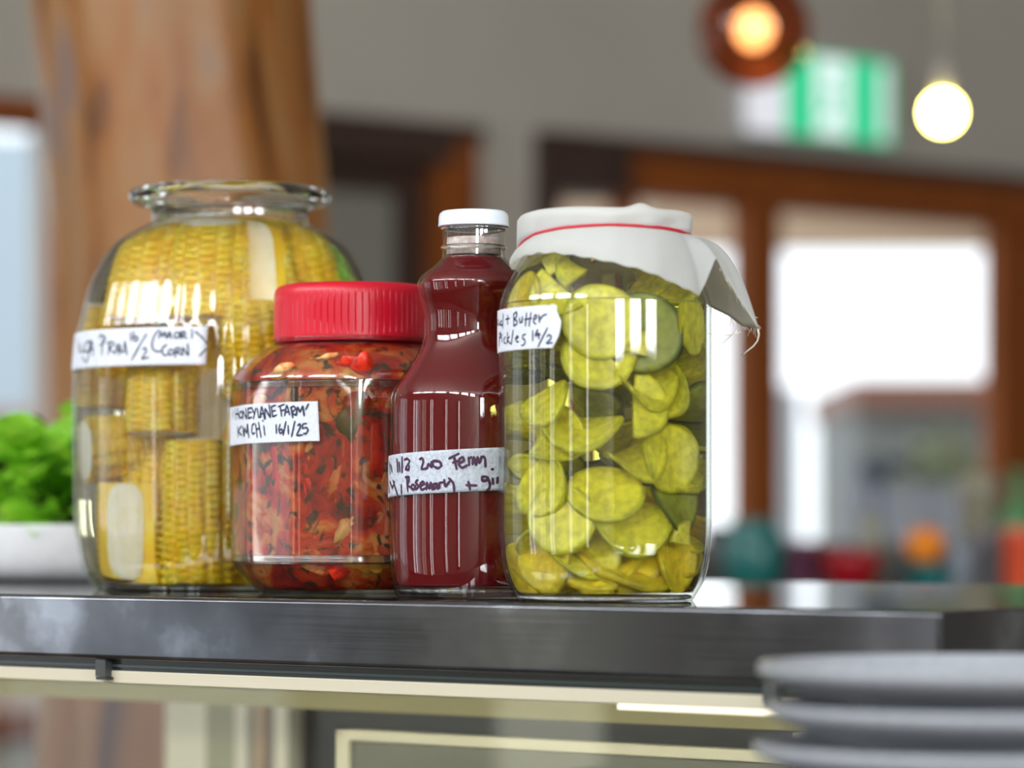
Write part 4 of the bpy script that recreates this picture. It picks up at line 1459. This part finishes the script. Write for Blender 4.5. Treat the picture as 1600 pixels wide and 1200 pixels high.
hero = [
    ('round', 937, 502, 0.000, (0.0, -1, 0.10), 0.3, 1.03, 'large round pickle slice facing the front beside the torn tape label'),
    ('round', 932, 556, 0.006, (0.03, -1, 0.35), 1.0, 0.98, 'round pickle slice tucked just under the large one at the front'),
    ('green', 1022, 520, 0.010, (0.25, -1, 0.12), 0.3, 1.12, 'dark green round slice right of the large front slice'),
    ('round', 1099, 508, 0.002, (0.95, -0.35, 0.05), 0.4, 0.86, 'slice seen edge on at the right wall under the cloth flap'),
    ('wedge', 838, 436, 0.004, (-0.3, -1, 0.3), 0.4, 0.72, 'small square pickle chunk at the top left under the cloth'),
    ('wedge', 905, 428, 0.006, (0.2, -0.6, 0.8), 2.0, 0.85, 'pickle wedge just under the cloth hem at the top middle'),
    ('half', 862, 452, 0.010, (-0.3, -0.8, 0.6), 2.4, 0.95, 'half moon pickle piece left of the large round slice, above the tape'),
    ('wedge', 1018, 556, 0.002, (0.2, -1, 0.1), 1.2, 0.7, 'bright little pickle wedge below the dark green slice'),
    ('gold', 800, 470, 0.002, (-0.85, -0.5, 0.1), 0.4, 0.8, 'golden slice at the upper left shoulder of the pickle jar'),
    ('curl', 1030, 606, 0.004, (0.25, -0.45, 0.9), 0.2, 0.95, 'flat lying slice at the right, below the bright wedge'),
    ('bent', 826, 632, 0.002, (-0.7, -0.5, 0.75), 0.7, 0.8, 'tilted slice strip at the left wall below the tape label'),
    ('half', 1000, 632, 0.002, (0.3, -0.9, 0.3), 4.6, 1.0, 'half moon slice standing on end right of centre'),
    ('bent', 890, 674, 0.001, (-0.1, -0.45, 0.9), 0.0, 1.05, 'wide slice lying tilted across the middle front'),
    ('curl', 838, 690, 0.004, (-0.6, -0.6, 0.6), 1.4, 0.85, 'curled slice at the left wall beside the bottle'),
    ('bent', 1072, 716, 0.000, (0.65, -0.75, 0.15), 0.2, 0.98, 'round slice with specks at the right wall, middle height'),
    ('curl', 1012, 722, 0.006, (0.1, -0.5, 0.85), 0.5, 0.85, 'slice lying sideways left of the speckled right wall slice'),
    ('round', 946, 772, 0.003, (0.0, -0.75, 0.65), 0.3, 1.0, 'dome shaped tilted slice in the lower middle front'),
    ('round', 862, 812, 0.000, (-0.4, -0.9, 0.2), 0.2, 0.98, 'broad bright slice at the lower left front'),
    ('bent', 826, 760, 0.001, (-0.75, -0.6, 0.25), 0.9, 0.9, 'slice standing against the left wall above the lower left one'),
    ('bent', 1002, 824, 0.001, (0.2, -0.7, 0.7), 0.1, 1.06, 'crescent edged slice at the lower right front'),
    ('greencurl', 1082, 790, 0.001, (0.8, -0.55, 0.3), 0.6, 0.85, 'dark olive slice at the right wall, lower down'),
    ('curl', 895, 856, 0.002, (-0.2, -0.8, 0.55), 0.8, 1.0, 'curled slice low at the front left of centre'),
    ('gold', 912, 900, 0.000, (-0.1, -0.55, 0.8), 0.2, 1.2, 'golden slice lying on the bottom at the front left'),
    ('gold', 1022, 882, 0.001, (0.2, -0.6, 0.8), 0.9, 1.2, 'golden orange slice on the bottom at the front right'),
    ('goldcurl', 985, 915, 0.000, (0.05, -0.75, 0.65), 0.5, 1.15, 'golden slice curled along the very bottom of the pickle jar'),
    ('gold', 828, 888, 0.001, (-0.75, -0.6, 0.25), 0.3, 0.95, 'golden slice at the bottom left wall beside the bottle'),
    ('gold', 1082, 893, 0.000, (0.8, -0.55, 0.2), 0.3, 0.8, 'golden slice at the bottom right wall of the pickle jar'),
    ('wedge', 1088, 852, 0.001, (0.7, -0.7, 0.0), 1.3, 0.7, 'small green pickle chip near the bottom right wall'),
]
for kd, px, py, dp, nrm, sp_, scl, lab in hero:
    put_slice(kd, front(px, py, dp), nrm, sp_, scl, lab)
fill_n = 0
tries = 0
while fill_n < 66 and tries < 6000:
    tries += 1
    z = 0.014 + 0.195 * rng.random()
    r = 0.056 * math.sqrt(rng.random())
    t = rng.random() * 2 * PI
    loc = np.array((r * math.sin(t), -r * math.cos(t), z))
    if -loc[1] > 0.030:
        continue
    if any(np.linalg.norm(loc - q) < 0.0165 for _, q, s in placed):
        continue
    kd = str(rng.choice(['round', 'bent', 'curl', 'half', 'green', 'greencurl', 'greencurl'])) if z > 0.045 else str(rng.choice(['gold', 'goldcurl', 'bent']))
    v = Vector(rng.normal(size=3)); v.z = abs(v.z) + 0.8
    put_slice(kd, pk.loc + Vector(loc), v, rng.random() * 6, 0.6 + 0.3 * rng.random(), 'pickle slice packed behind the front slices, deep in the tall jar')
    fill_n += 1

# ------------------------------------------------------------------ cloth cover and band
M_cloth = bpy.data.materials.new('white muslin')
M_cloth.use_nodes = True
nt = M_cloth.node_tree
nd, lk = nt.nodes, nt.links
b = nd['Principled BSDF']
b.inputs['Base Color'].default_value = (0.80, 0.85, 0.90, 1)
b.inputs['Roughness'].default_value = 0.9
tl_ = nd.new('ShaderNodeBsdfTranslucent'); tl_.inputs[0].default_value = (0.95, 0.92, 0.84, 1)
mx = nd.new('ShaderNodeMixShader'); mx.inputs[0].default_value = 0.6
wv = nd.new('ShaderNodeTexNoise'); wv.inputs['Scale'].default_value = 700
tcn = nd.new('ShaderNodeTexCoord')
bp = nd.new('ShaderNodeBump'); bp.inputs['Strength'].default_value = 0.25; bp.inputs['Distance'].default_value = 0.0005
lk.new(tcn.outputs['Object'], wv.inputs['Vector']); lk.new(wv.outputs['Fac'], bp.inputs['Height'])
lk.new(bp.outputs[0], b.inputs['Normal']); lk.new(bp.outputs[0], tl_.inputs['Normal'])
outn = nd['Material Output']
lk.new(b.outputs[0], mx.inputs[1]); lk.new(tl_.outputs[0], mx.inputs[2]); lk.new(mx.outputs[0], outn.inputs[0])


def zy(y):
    return CH + (HOR - y) * PK


BAND_R = 131 * PK


def band_z(t):
    """height of the rubber band around the lid; it sags at the left"""
    d = math.degrees(t)
    d = (d + 180) % 360 - 180
    return zy(interp(d, [-180, -120, -95, -75, -55, -30, 0, 40, 75, 100, 180], [372, 388, 392, 384, 374, 368, 365, 367, 371, 371, 372])) - 0.0


# hem: angle (deg) -> radius in px, row of the hem
HEM = [(-180, 150, 430), (-130, 150, 420), (-105, 150, 416), (-85, 147, 413), (-70, 146, 411), (-45, 150, 405), (-30, 154, 407), (-15, 160, 414), (0, 166, 423), (15, 170, 434), (30, 171, 447),
       (42, 171, 458), (52, 168, 466), (58, 166, 468), (62, 170, 452), (66, 174, 428), (70, 177, 408), (76, 184, 430), (84, 208, 470), (91, 242, 514), (100, 222, 508), (112, 196, 480), (130, 176, 455), (150, 160, 440), (180, 150, 430)]
hd = [h[0] for h in HEM]; hr = [h[1] for h in HEM]; hy = [h[2] for h in HEM]
NA, NR = 240, 22
V, Fc = [], []
rowsC = []
tops = [(0.0, 0.0), (0.35, 0.0005), (0.7, 0.0008), (0.9, 0.0006), (0.97, -0.0006), (1.0, -0.003)]
zt_ = zy(338)
for f, dz in tops:
    row = []
    for k in range(NA):
        t = 2 * PI * k / NA - PI
        r = f * (136 * PK) * (1 + (0.008 * math.sin(5 * t + 1) + 0.006 * math.sin(11 * t) if f > 0.8 else 0))
        bump_ = 0.0032 * math.exp(-((math.degrees(t) - 25) / 9) ** 2) * math.exp(-((f - 0.9) / 0.12) ** 2) + 0.0006 * math.sin(3 * t + 4 * f)
        row.append(len(V)); V.append((r * math.sin(t), -r * math.cos(t), zt_ + dz + bump_))
    rowsC.append(row)
for f in (0.25, 0.5, 0.75, 0.93):
    row = []
    for k in range(NA):
        t = 2 * PI * k / NA - PI
        d = math.degrees(t)
        r = 136 * PK * (1 + 0.010 * math.sin(5 * t + 1 + f) + 0.007 * math.sin(11 * t + 2 * f)) * (1 - 0.022 * f)
        r += 0.0016 * (f if 18 < d < 75 else 0) * math.sin((d - 18) / 57 * PI * 3)
        if d < -55:
            r += 0.0015 * f
        z = zt_ - 0.003 + (band_z(t) + 0.0012 - (zt_ - 0.003)) * f
        row.append(len(V)); V.append((r * math.sin(t), -r * math.cos(t), z))
    rowsC.append(row)
row = []
for k in range(NA):
    t = 2 * PI * k / NA - PI
    r = BAND_R * 1.003
    row.append(len(V)); V.append((r * math.sin(t), -r * math.cos(t), band_z(t)))
rowsC.append(row)
for i in range(1, NR + 1):
    f = i / NR
    row = []
    for k in range(NA):
        t = 2 * PI * k / NA - PI
        d = math.degrees(t)
        R1, y1 = interp(d, hd, hr) * PK, interp(d, hd, hy)
        z1 = zy(y1) + 0.0004 * math.sin(31 * t)
        z0 = band_z(t)
        flare = interp(d, [60, 72, 91, 110, 130], [0, 0.4, 1, 0.6, 0])
        fr = f ** (0.75 - 0.15 * flare)
        r = BAND_R * 1.003 + (R1 - BAND_R) * fr + 0.0018 * math.sin(PI * f) * (1 - flare)
        z = z0 + (z1 - z0) * (f ** (1 + 0.65 * flare))
        r += 0.0011 * f * (1 - flare) * math.sin(6 * t + 0.6) + 0.0006 * f * math.sin(13 * t + 3 * f)
        rmin = pk.prof(max(z, 0)) + 0.0016       # lies on the shoulder
        r = max(r, rmin)
        row.append(len(V)); V.append((r * math.sin(t), -r * math.cos(t), z))
    rowsC.append(row)
for i in range(len(rowsC) - 1):
    for k in range(NA):
        j = (k + 1) % NA
        Fc.append([rowsC[i][k], rowsC[i + 1][k], rowsC[i + 1][j], rowsC[i][j]])
cc = thing('cloth_cover', pk.loc + Vector((0, 0, ljt)), 'white muslin cloth tied over the mouth of the pickle jar', 'cloth')
cl = mk('cloth', V, Fc, M_cloth, cc, origin=(0, 0, ljt))
sd_ = cl.modifiers.new('thickness', 'SOLIDIFY'); sd_.thickness = 0.0005; sd_.offset = 1
# frayed threads
M_thread = mat('loose cotton thread', (0.86, 0.82, 0.72), 0.9)


def hem_pt(d):
    t = math.radians(d)
    return Vector((interp(d, hd, hr) * PK * math.sin(t), -interp(d, hd, hr) * PK * math.cos(t), zy(interp(d, hd, hy))))


tip = hem_pt(91)
px2 = PK


def thread(pts, r):
    P = [tip + Vector((x * px2, 0.002 * k, -y * px2)) for k, (x, y) in enumerate(pts)]
    V, Fc = sweep(P, [r * (1 - 0.5 * i / (len(P) - 1)) for i in range(len(P))], 6)
    return mk('frayed_thread', V, Fc, M_thread, cc, origin=(0, 0, ljt))


thread([(-3, 0), (-1, 8), (-3, 18), (-9, 26), (-18, 33), (-26, 40)], 0.0007)
thread([(-18, -24), (-10, -21), (-2, -18)], 0.0004)
thread([(-36, 2), (-44, 10), (-58, 22)], 0.0004)
thread([(-30, 4), (-48, 10), (-66, 4), (-78, -8)], 0.00022)
thread([(-34, 6), (-56, 10), (-82, 6)], 0.0002)
for k in range(46):
    d = 74 + 40 * rng.random()
    q = hem_pt(d)
    L = 0.001 + 0.004 * rng.random()
    dv_ = Vector((rng.normal() * 0.6 + 0.5, rng.normal() * 0.4, -0.5 + rng.normal() * 0.6)).normalized()
    V, Fc = sweep([q, q + dv_ * L * 0.6, q + dv_ * L + Vector((0, 0, -L * 0.3))], [0.00016, 0.00013, 0.00008], 4)
    mk('frayed_thread', V, Fc, M_thread, cc, origin=(0, 0, ljt))

P = []
for k in range(120):
    t = 2 * PI * k / 120 - PI
    r = BAND_R * 1.012 + 0.0006
    P.append((r * math.sin(t), -r * math.cos(t), band_z(t) + 0.0004))
o = mk('rubber_band', *sweep(P, 0.0011, 8, True), mat('red rubber', (0.52, 0.012, 0.03), 0.5))
o.location = pk.loc
tag(o, 'thin red rubber band holding the cloth on the pickle jar', 'rubber band')

# ------------------------------------------------------------------ potted herbs behind the corn jar
HBD = 2.75
hb_ = at(150, HOR, HBD); hb_.z = TOP
pot = thing('potted_herbs', hb_, 'low white bowl planted with bright green basil, left of the corn jar', 'plant')
RB = 0.118
zb = CH + 0.002
M_bowl = noise_mat('pale stone glaze', [(0.35, (0.82, 0.84, 0.87)), (0.65, (0.88, 0.89, 0.90))], scale=90, rough=0.5)
bowlp = smooth_prof([(0.086, 0.0), (0.094, 0.0010), (0.103, 0.006), (0.110, 0.015), (0.115, 0.030), (RB, zb)], 30)
mk('bowl', *lathe([(0.0, 0.0)] + bowlp + [(RB - 0.003, zb + 0.001), (RB - 0.007, zb - 0.002), (0.10, 0.030), (0.0, 0.028)], 72), M_bowl, pot)
mk('soil', *lathe([(0.0, 0.034), (0.08, 0.034), (RB - 0.009, 0.036), (RB - 0.012, 0.039), (0.05, 0.042), (0.0, 0.043)], 48), noise_mat('dark soil', [(0.3, (0.015, 0.012, 0.01)), (0.7, (0.04, 0.03, 0.02))], scale=200, rough=1), pot)


def leaf(c, d, nrm, L, W, cup):
    d = d.normalized()
    s = d.cross(nrm).normalized()
    n_ = s.cross(d).normalized()
    V, Fc = [], []
    nu, nv = 8, 5
    for i in range(nu + 1):
        u = i / nu
        w = W * (math.sin(PI * u ** 0.85) ** 0.8 if 0 < u < 1 else 0.02)
        for j in range(nv):
            v = j / (nv - 1) * 2 - 1
            p_ = c + d * (u * L) + s * (v * w / 2) + n_ * (cup * L * (0.9 * (v * v) * (w / W) * 0.35 - u * u * 0.35 + 0.04 * math.sin(9 * u) * v * v))
            V.append(tuple(p_))
    for i in range(nu):
        for j in range(nv - 1):
            a = i * nv + j
            Fc.append([a, a + 1, a + nv + 1, a + nv])
    return V, Fc


M_basil = noise_mat('basil leaf', [(0.3, (0.20, 0.56, 0.02)), (0.55, (0.36, 0.74, 0.05)), (0.75, (0.55, 0.85, 0.10))], scale=35, rough=0.35, sss=0.15, ssss=0.01)
nt, nd, lk, b = nodes_of(M_basil)
tlb = nd.new('ShaderNodeBsdfTranslucent'); mxb = nd.new('ShaderNodeMixShader'); mxb.inputs[0].default_value = 0.4
lk.new(b.inputs['Base Color'].links[0].from_socket, tlb.inputs[0])
lk.new(b.outputs[0], mxb.inputs[1]); lk.new(tlb.outputs[0], mxb.inputs[2]); lk.new(mxb.outputs[0], nd['Material Output'].inputs[0])
M_dkleaf = noise_mat('bronze lettuce leaf', [(0.3, (0.07, 0.14, 0.03)), (0.7, (0.16, 0.09, 0.04))], scale=40, rough=0.4)
stems, leaves, dk = [], [], []
lr_ = np.random.default_rng(21)
for i in range(46):
    a = lr_.random() * 2 * PI
    rr = 0.095 * math.sqrt(lr_.random())
    base = Vector((rr * math.cos(a), rr * math.sin(a), 0.041))
    hgt_ = 0.04 + 0.07 * lr_.random() * (1 - 0.5 * rr / 0.1)
    lean = Vector((math.cos(a), math.sin(a), 0)) * (0.03 * rr / 0.09)
    tipv = base + lean + Vector((0, 0, hgt_))
    stems.append(sweep([base, base + lean * 0.4 + Vector((0, 0, hgt_ * 0.5)), tipv], [0.0014, 0.0012, 0.0008], 5))
    for lvl in (0.2, 0.5, 0.75, 1.0):
        c = base.lerp(tipv, lvl)
        for k in range(3 if lvl == 1.0 else 2):
            b_ = lr_.random() * 2 * PI
            dirv = Vector((math.cos(b_), math.sin(b_), -0.5 + 1.1 * lr_.random()))
            sz = (0.034 + 0.014 * lr_.random()) * (0.8 if lvl < 0.6 else 1)
            (leaves).append(leaf(c, dirv, Vector((lr_.normal() * 0.35, lr_.normal() * 0.3 - 1.1, 1)), sz, sz * 0.72, 0.2 + 0.4 * lr_.random()))
for px, py in ((35, 662), (50, 675), (28, 690), (12, 715), (5, 740)):
    tipv = at(px, py, HBD - 0.01) - hb_
    base = Vector((tipv.x * 0.8, tipv.y, 0.041))
    stems.append(sweep([base, tipv], [0.0013, 0.0007], 5))
    for k in range(8):
        b_ = lr_.random() * 2 * PI
        dirv = Vector((math.cos(b_), math.sin(b_), 0.3 + 0.5 * lr_.random()))
        dk.append(leaf(tipv - Vector((0, 0, 0.02 * lr_.random())), dirv, Vector((0, 0, 1)), 0.02, 0.011, 1.2))
mk('stems', *merge(*stems), mat('green stem', (0.12, 0.25, 0.04), 0.5), pot)
fo = mk('foliage', *merge(*leaves), M_basil, pot)
fo['kind'] = 'stuff'
fo2 = mk('dark_foliage', *merge(*dk), M_dkleaf, pot)
fo2['kind'] = 'stuff'
fo2['label'] = 'darker bronze green sprigs'

# ------------------------------------------------------------------ plates, front right
PLD = 1.5
pc = at(1543, HOR, PLD)
M_plate = noise_mat('blue grey stoneware', [(0.3, (0.30, 0.325, 0.36)), (0.7, (0.36, 0.385, 0.42))], scale=200, rough=0.12)
zp0 = CZ - (1043 - HOR) / F * PLD      # rim height of the top plate
PR = 0.1075
step = 0.0187
plp = [(0.0, -0.0165), (0.058, -0.0165), (0.060, -0.0185), (0.064, -0.0185), (0.067, -0.0160), (0.085, -0.0125), (0.099, -0.0075), (0.1060, -0.0036), (PR, -0.0012),
       (PR, 0.0010), (PR - 0.0012, 0.0024), (PR - 0.0030, 0.0022), (0.1015, -0.0008), (0.097, -0.0050), (0.085, -0.0095), (0.066, -0.0128), (0.0, -0.0138)]
plp = smooth_prof(plp, 60)
ordn = ['topmost blue grey plate of the stack at the front right', 'second blue grey plate from the top of the stack at the front right',
        'third blue grey plate from the top of the stack at the front right', 'fourth blue grey plate from the top of the stack at the front right',
        'fifth blue grey plate from the top of the stack at the front right', 'lowest blue grey plate of the stack at the front right']
pl0 = None
ledge_top = zp0 - 5 * step - 0.0186
for i in range(6):
    loc = Vector((pc.x + (0.0, 0.004, -0.002, 0.003, 0, 0.001)[i], PLD + (0, 0.003, 0.002, -0.002, 0, 0.001)[i], zp0 - i * step))
    if pl0 is None:
        pl0 = mk('plate', *lathe(plp, 120), M_plate)
        o = pl0
    else:
        o = pl0.copy()
        COL.objects.link(o)
    o.location = loc
    tag(o, ordn[i], 'plate', 'stacked plates at the front right')
lo = E(0.2, -0.24, ledge_top)
ld_ = thing('service_ledge', Vector((lo.x, lo.y, 0)), 'dark service ledge under the stack of plates in front of the case', 'ledge')
mk('ledge_top', *ebox(-0.25, 0.55, -0.40, -0.03, ledge_top - 0.03, ledge_top), mat('dark ledge', (0.06, 0.06, 0.065), 0.4), ld_, origin=ld_.location, smooth=False)
mk('ledge_body', *ebox(-0.22, 0.52, -0.36, -0.05, 0.0, ledge_top - 0.03), mat('dark ledge body', (0.05, 0.045, 0.04), 0.5), ld_, origin=ld_.location, smooth=False)

# ------------------------------------------------------------------ lamps and exit sign
gp = at(1178, 48, 5.5)
lamp = thing('pendant_lamp', (gp.x, gp.y, gp.z), 'amber globe pendant lamp with a glowing warm bulb, at the top of the picture', 'lamp')
M_amber = thin_glass('amber glass', (0.86, 0.56, 0.38), (0.66, 0.30, 0.15), 0.05, 0.06, 0.8)
gr = 0.098
globe = [(gr * math.sin(a), -gr * math.cos(a)) for a in np.linspace(0.0, PI * 0.9, 24)]
globe += [(max(r - 0.003, 0), z * 0.97) for r, z in globe[::-1]]
mk('globe', *lathe(globe, 48), M_amber, lamp)
mk('bulb', *sphere((0, 0, 0.004), 0.031, 24, 16, 1, 1, 1.1), emit('warm filament glow', (1.0, 0.92, 0.62), 4.6), lamp)
mk('socket', *lathe([(0.0, 0.03), (0.013, 0.03), (0.016, 0.04), (0.016, 0.088), (0.028, 0.090), (0.028, 0.098), (0.006, 0.104), (0.0, 0.104)], 24), mat('copper', (0.45, 0.16, 0.06), 0.35, 1.0), lamp)
mk('cord', *sweep([(0, 0, 0.10), (0, 0, 0.5), (0, 0, HC - gp.z - 0.005)], 0.003, 6), mat('brown cord', (0.08, 0.04, 0.02), 0.7), lamp)
mk('ceiling_rose', *lathe([(0.0, HC - gp.z - 0.03), (0.04, HC - gp.z - 0.03), (0.05, HC - gp.z - 0.004), (0.0, HC - gp.z - 0.002)], 24), mat('rose brown', (0.1, 0.05, 0.03), 0.5), lamp)

bp2 = at(1473, 176, 6.0)
l2 = thing('bare_bulb_lamp', (bp2.x, bp2.y, bp2.z), 'bare white glowing bulb hanging on a pale cord at the upper right', 'lamp')
mk('bulb', *sphere((0, 0, 0), 0.033, 24, 16), emit('white bulb glow', (1.0, 0.90, 0.22), 30.0), l2)
mk('socket', *lathe([(0.0, 0.032), (0.015, 0.032), (0.018, 0.037), (0.018, 0.085), (0.005, 0.095), (0.0, 0.095)], 24), mat('pale brass', (0.5, 0.47, 0.40), 0.5), l2)
mk('cord', *sweep([(0, 0, 0.09), (0, 0, 0.5), (0, 0, HC - bp2.z - 0.005)], 0.006, 6), mat('pale cord', (0.45, 0.43, 0.37), 0.8), l2)
mk('ceiling_rose', *lathe([(0.0, HC - bp2.z - 0.03), (0.04, HC - bp2.z - 0.03), (0.05, HC - bp2.z - 0.004), (0.0, HC - bp2.z - 0.002)], 24), mat('rose cream', (0.5, 0.48, 0.42), 0.5), l2)


# exit sign on the wall over the windows
def wall_xy(px, py, t=0.0):
    o_ = WO + N * t
    k = (px - 800) / F
    s = (k * o_.y - o_.x) / (U.x - k * U.y)
    D = o_.y + U.y * s
    return s, CZ + (HOR - py) / F * D


s0, za = wall_xy(1166, 212, 0.06); s1, zb_ = wall_xy(1394, 212, 0.06)
zt2 = wall_xy(1280, 86, 0.06)[1]
z00 = wall_xy(1280, 214, 0.06)[1]
so = room((s0 + s1) / 2, 0.03, z00)
es = thing('exit_sign', so, 'green and white lit exit sign on the wall between the two glowing bulbs', 'sign')


def sbox(a, b_, za_, zb__, t0, t1):
    return box(room((a + b_) / 2, (t0 + t1) / 2, (za_ + zb__) / 2), (b_ - a, t1 - t0, zb__ - za_), U, N)


mk('sign_housing', *sbox(s0 - 0.006, s1 + 0.006, z00 - 0.006, zt2 + 0.006, 0.0, 0.055), mat('sign housing', (0.55, 0.55, 0.55), 0.5), es, origin=so, smooth=False)
Wd, Hh = s1 - s0, zt2 - z00
mk('green_face', *sbox(s0 + Wd * 0.27, s1, z00, zt2, 0.056, 0.060), emit('lit green', (0.0, 0.52, 0.22), 1.0), es, origin=so, smooth=False)
mk('white_face', *sbox(s0, s0 + Wd * 0.268, z00, z00 + Hh * 0.86, 0.056, 0.060), emit('lit white', (0.85, 0.86, 0.92), 0.75), es, origin=so, smooth=False)
mk('door_symbol', *sbox(s0 + Wd * 0.46, s0 + Wd * 0.70, z00 + Hh * 0.03, zt2 - Hh * 0.03, 0.061, 0.063), emit('lit white symbol', (0.85, 1.0, 0.97), 0.85), es, origin=so, smooth=False)
mk('edge_strip', *sbox(s0 + Wd * 0.90, s0 + Wd * 0.97, z00 + Hh * 0.05, zt2 - Hh * 0.05, 0.061, 0.063), emit('lit pale strip', (0.75, 0.85, 0.85), 0.8), es, origin=so, smooth=False)
# running figure
cxs = s0 + Wd * 0.57
fig = []
for (ua, va), (ub, vb_), w in (((0.0, 0.62), (-0.02, 0.40), 0.09), ((-0.02, 0.40), (0.10, 0.28), 0.06), ((0.10, 0.28), (0.06, 0.12), 0.05), ((-0.02, 0.40), (-0.12, 0.28), 0.06), ((-0.12, 0.28), (-0.22, 0.24), 0.05),
                               ((0.0, 0.60), (0.12, 0.50), 0.045), ((0.0, 0.60), (-0.13, 0.55), 0.045)):
    a = room(cxs + ua * Hh, 0.065, z00 + va * Hh); c = room(cxs + ub * Hh, 0.065, z00 + vb_ * Hh)
    fig.append(sweep([a, c], w * Hh / 2, 8))
fig.append(sphere(room(cxs + 0.03 * Hh, 0.065, z00 + 0.75 * Hh), 0.07 * Hh, 12, 8))
mk('running_figure', *merge(*fig), emit('lit green figure', (0.05, 0.55, 0.35), 0.9), es, origin=so)

# ------------------------------------------------------------------ bar behind the worktop with its crockery
BARD = 5.8
bc = at(1400, HOR, BARD + 0.12)
BTOP = 1.125
bar = thing('back_bar', (bc.x, bc.y, 0), 'dark bar counter behind the worktop at the right, below the windows', 'counter')
mk('bar_top', *box((bc.x, bc.y, BTOP - 0.02), (1.0, 0.52, 0.04)), mat('dark bar top', (0.05, 0.045, 0.04), 0.4), bar, origin=bar.location, smooth=False)
mk('bar_front', *box((bc.x, bc.y + 0.02, (BTOP - 0.04) / 2), (0.94, 0.44, BTOP - 0.04)), mat('bar front', (0.06, 0.04, 0.03), 0.5), bar, origin=bar.location, smooth=False)
mk('bar_upstand', *box((bc.x, bc.y + 0.245, BTOP + 0.045), (1.0, 0.03, 0.09)), mat('bar upstand', (0.06, 0.058, 0.055), 0.4), bar, origin=bar.location, smooth=False)


def turned(name, px, D, topy, wpx, shape, color, label, cat, rough=0.3):
    c = at(px, HOR, D); c.z = BTOP + 0.0012
    H = at(px, topy, D).z - BTOP
    R = wpx / 2 / F * D
    shapes = {
        'pot': [(0.0, 0), (0.62, 0), (0.85, 0.15), (1.0, 0.45), (0.95, 0.75), (0.72, 0.92), (0.78, 1.0), (0.70, 1.0), (0.62, 0.92), (0.0, 0.85)],
        'bowl': [(0.0, 0), (0.45, 0), (0.5, 0.06), (0.8, 0.35), (0.97, 0.75), (1.0, 1.0), (0.94, 1.0), (0.85, 0.7), (0.5, 0.2), (0.0, 0.12)],
        'bottle': [(0.0, 0), (0.95, 0), (1.0, 0.04), (1.0, 0.55), (0.8, 0.66), (0.38, 0.74), (0.34, 0.95), (0.40, 0.96), (0.40, 1.0), (0.0, 1.0)],
        'canister': [(0.0, 0), (0.96, 0), (1.0, 0.03), (1.0, 0.82), (1.03, 0.83), (1.03, 0.97), (0.9, 1.0), (0.0, 1.0)],
        'cup': [(0.0, 0), (0.6, 0), (0.78, 0.1), (0.95, 0.6), (1.0, 1.0), (0.93, 1.0), (0.86, 0.6), (0.6, 0.15), (0.0, 0.12)],
    }
    pr = [(r * R, z * H) for r, z in shapes[shape]]
    o_ = mk(name, *lathe(pr, 40), color if not isinstance(color, tuple) else mat(label[:40], color, rough))
    o_.location = c
    return tag(o_, label, cat)


turned('ceramic_pot', 1178, 5.75, 812, 102, 'pot', (0.012, 0.14, 0.13), 'round teal ceramic pot on the bar just right of the pickle jar', 'pot')
turned('grey_tumbler', 1122, 5.9, 822, 46, 'cup', (0.07, 0.065, 0.06), 'dark grey tumbler on the bar half behind the pickle jar', 'cup')
turned('plum_canister', 1258, 5.7, 846, 56, 'canister', (0.10, 0.03, 0.06), 'dark plum canister on the bar between the teal pot and the red bowl', 'canister')
turned('red_bowl', 1330, 5.65, 860, 96, 'bowl', (0.30, 0.003, 0.010), 'glossy red bowl on the bar under the wide bright window', 'bowl')
turned('sage_jug', 1362, 5.92, 800, 52, 'pot', (0.24, 0.25, 0.19), 'pale sage jug standing behind the red bowl', 'jug')
turned('fruit_dish', 1452, 5.72, 884, 84, 'bowl', (0.01, 0.15, 0.15), 'small teal dish with an orange in it', 'dish')
c = at(1446, 853, 5.72)
og = thing('orange', c, 'bright orange fruit sitting in the small teal dish', 'fruit')
mk('peel', *sphere((0, 0, 0), 0.037, 28, 20, 1, 1, 0.93), noise_mat('orange peel', [(0.3, (0.85, 0.22, 0.005)), (0.7, (0.92, 0.30, 0.01))], scale=160, rough=0.4, bump=0.4), og)
mk('stem_button', *lathe([(0.0, 0.0335), (0.0035, 0.0338), (0.003, 0.0355), (0.0, 0.036)], 10), mat('stem green', (0.08, 0.1, 0.03)), og)
turned('blue_grey_cup', 1502, 5.68, 846, 46, 'cup', (0.20, 0.24, 0.28), 'blue grey cup on the bar right of the orange', 'cup')
turned('grey_canister', 1548, 5.75, 826, 48, 'canister', (0.17, 0.17, 0.18), 'grey canister on the bar between the cup and the coral jar', 'canister')
turned('coral_jar', 1598, 5.7, 826, 62, 'canister', (0.72, 0.10, 0.04), 'coral red jar on the bar at the right edge', 'jar')
turned('green_bottle', 1592, 5.95, 735, 70, 'bottle', (0.09, 0.24, 0.10), 'green bottle standing behind the coral jar at the right edge', 'bottle')
turned('beige_jar', 1530, 6.0, 742, 64, 'canister', (0.27, 0.25, 0.18), 'tall beige jar standing behind the grey canister on the bar', 'jar')
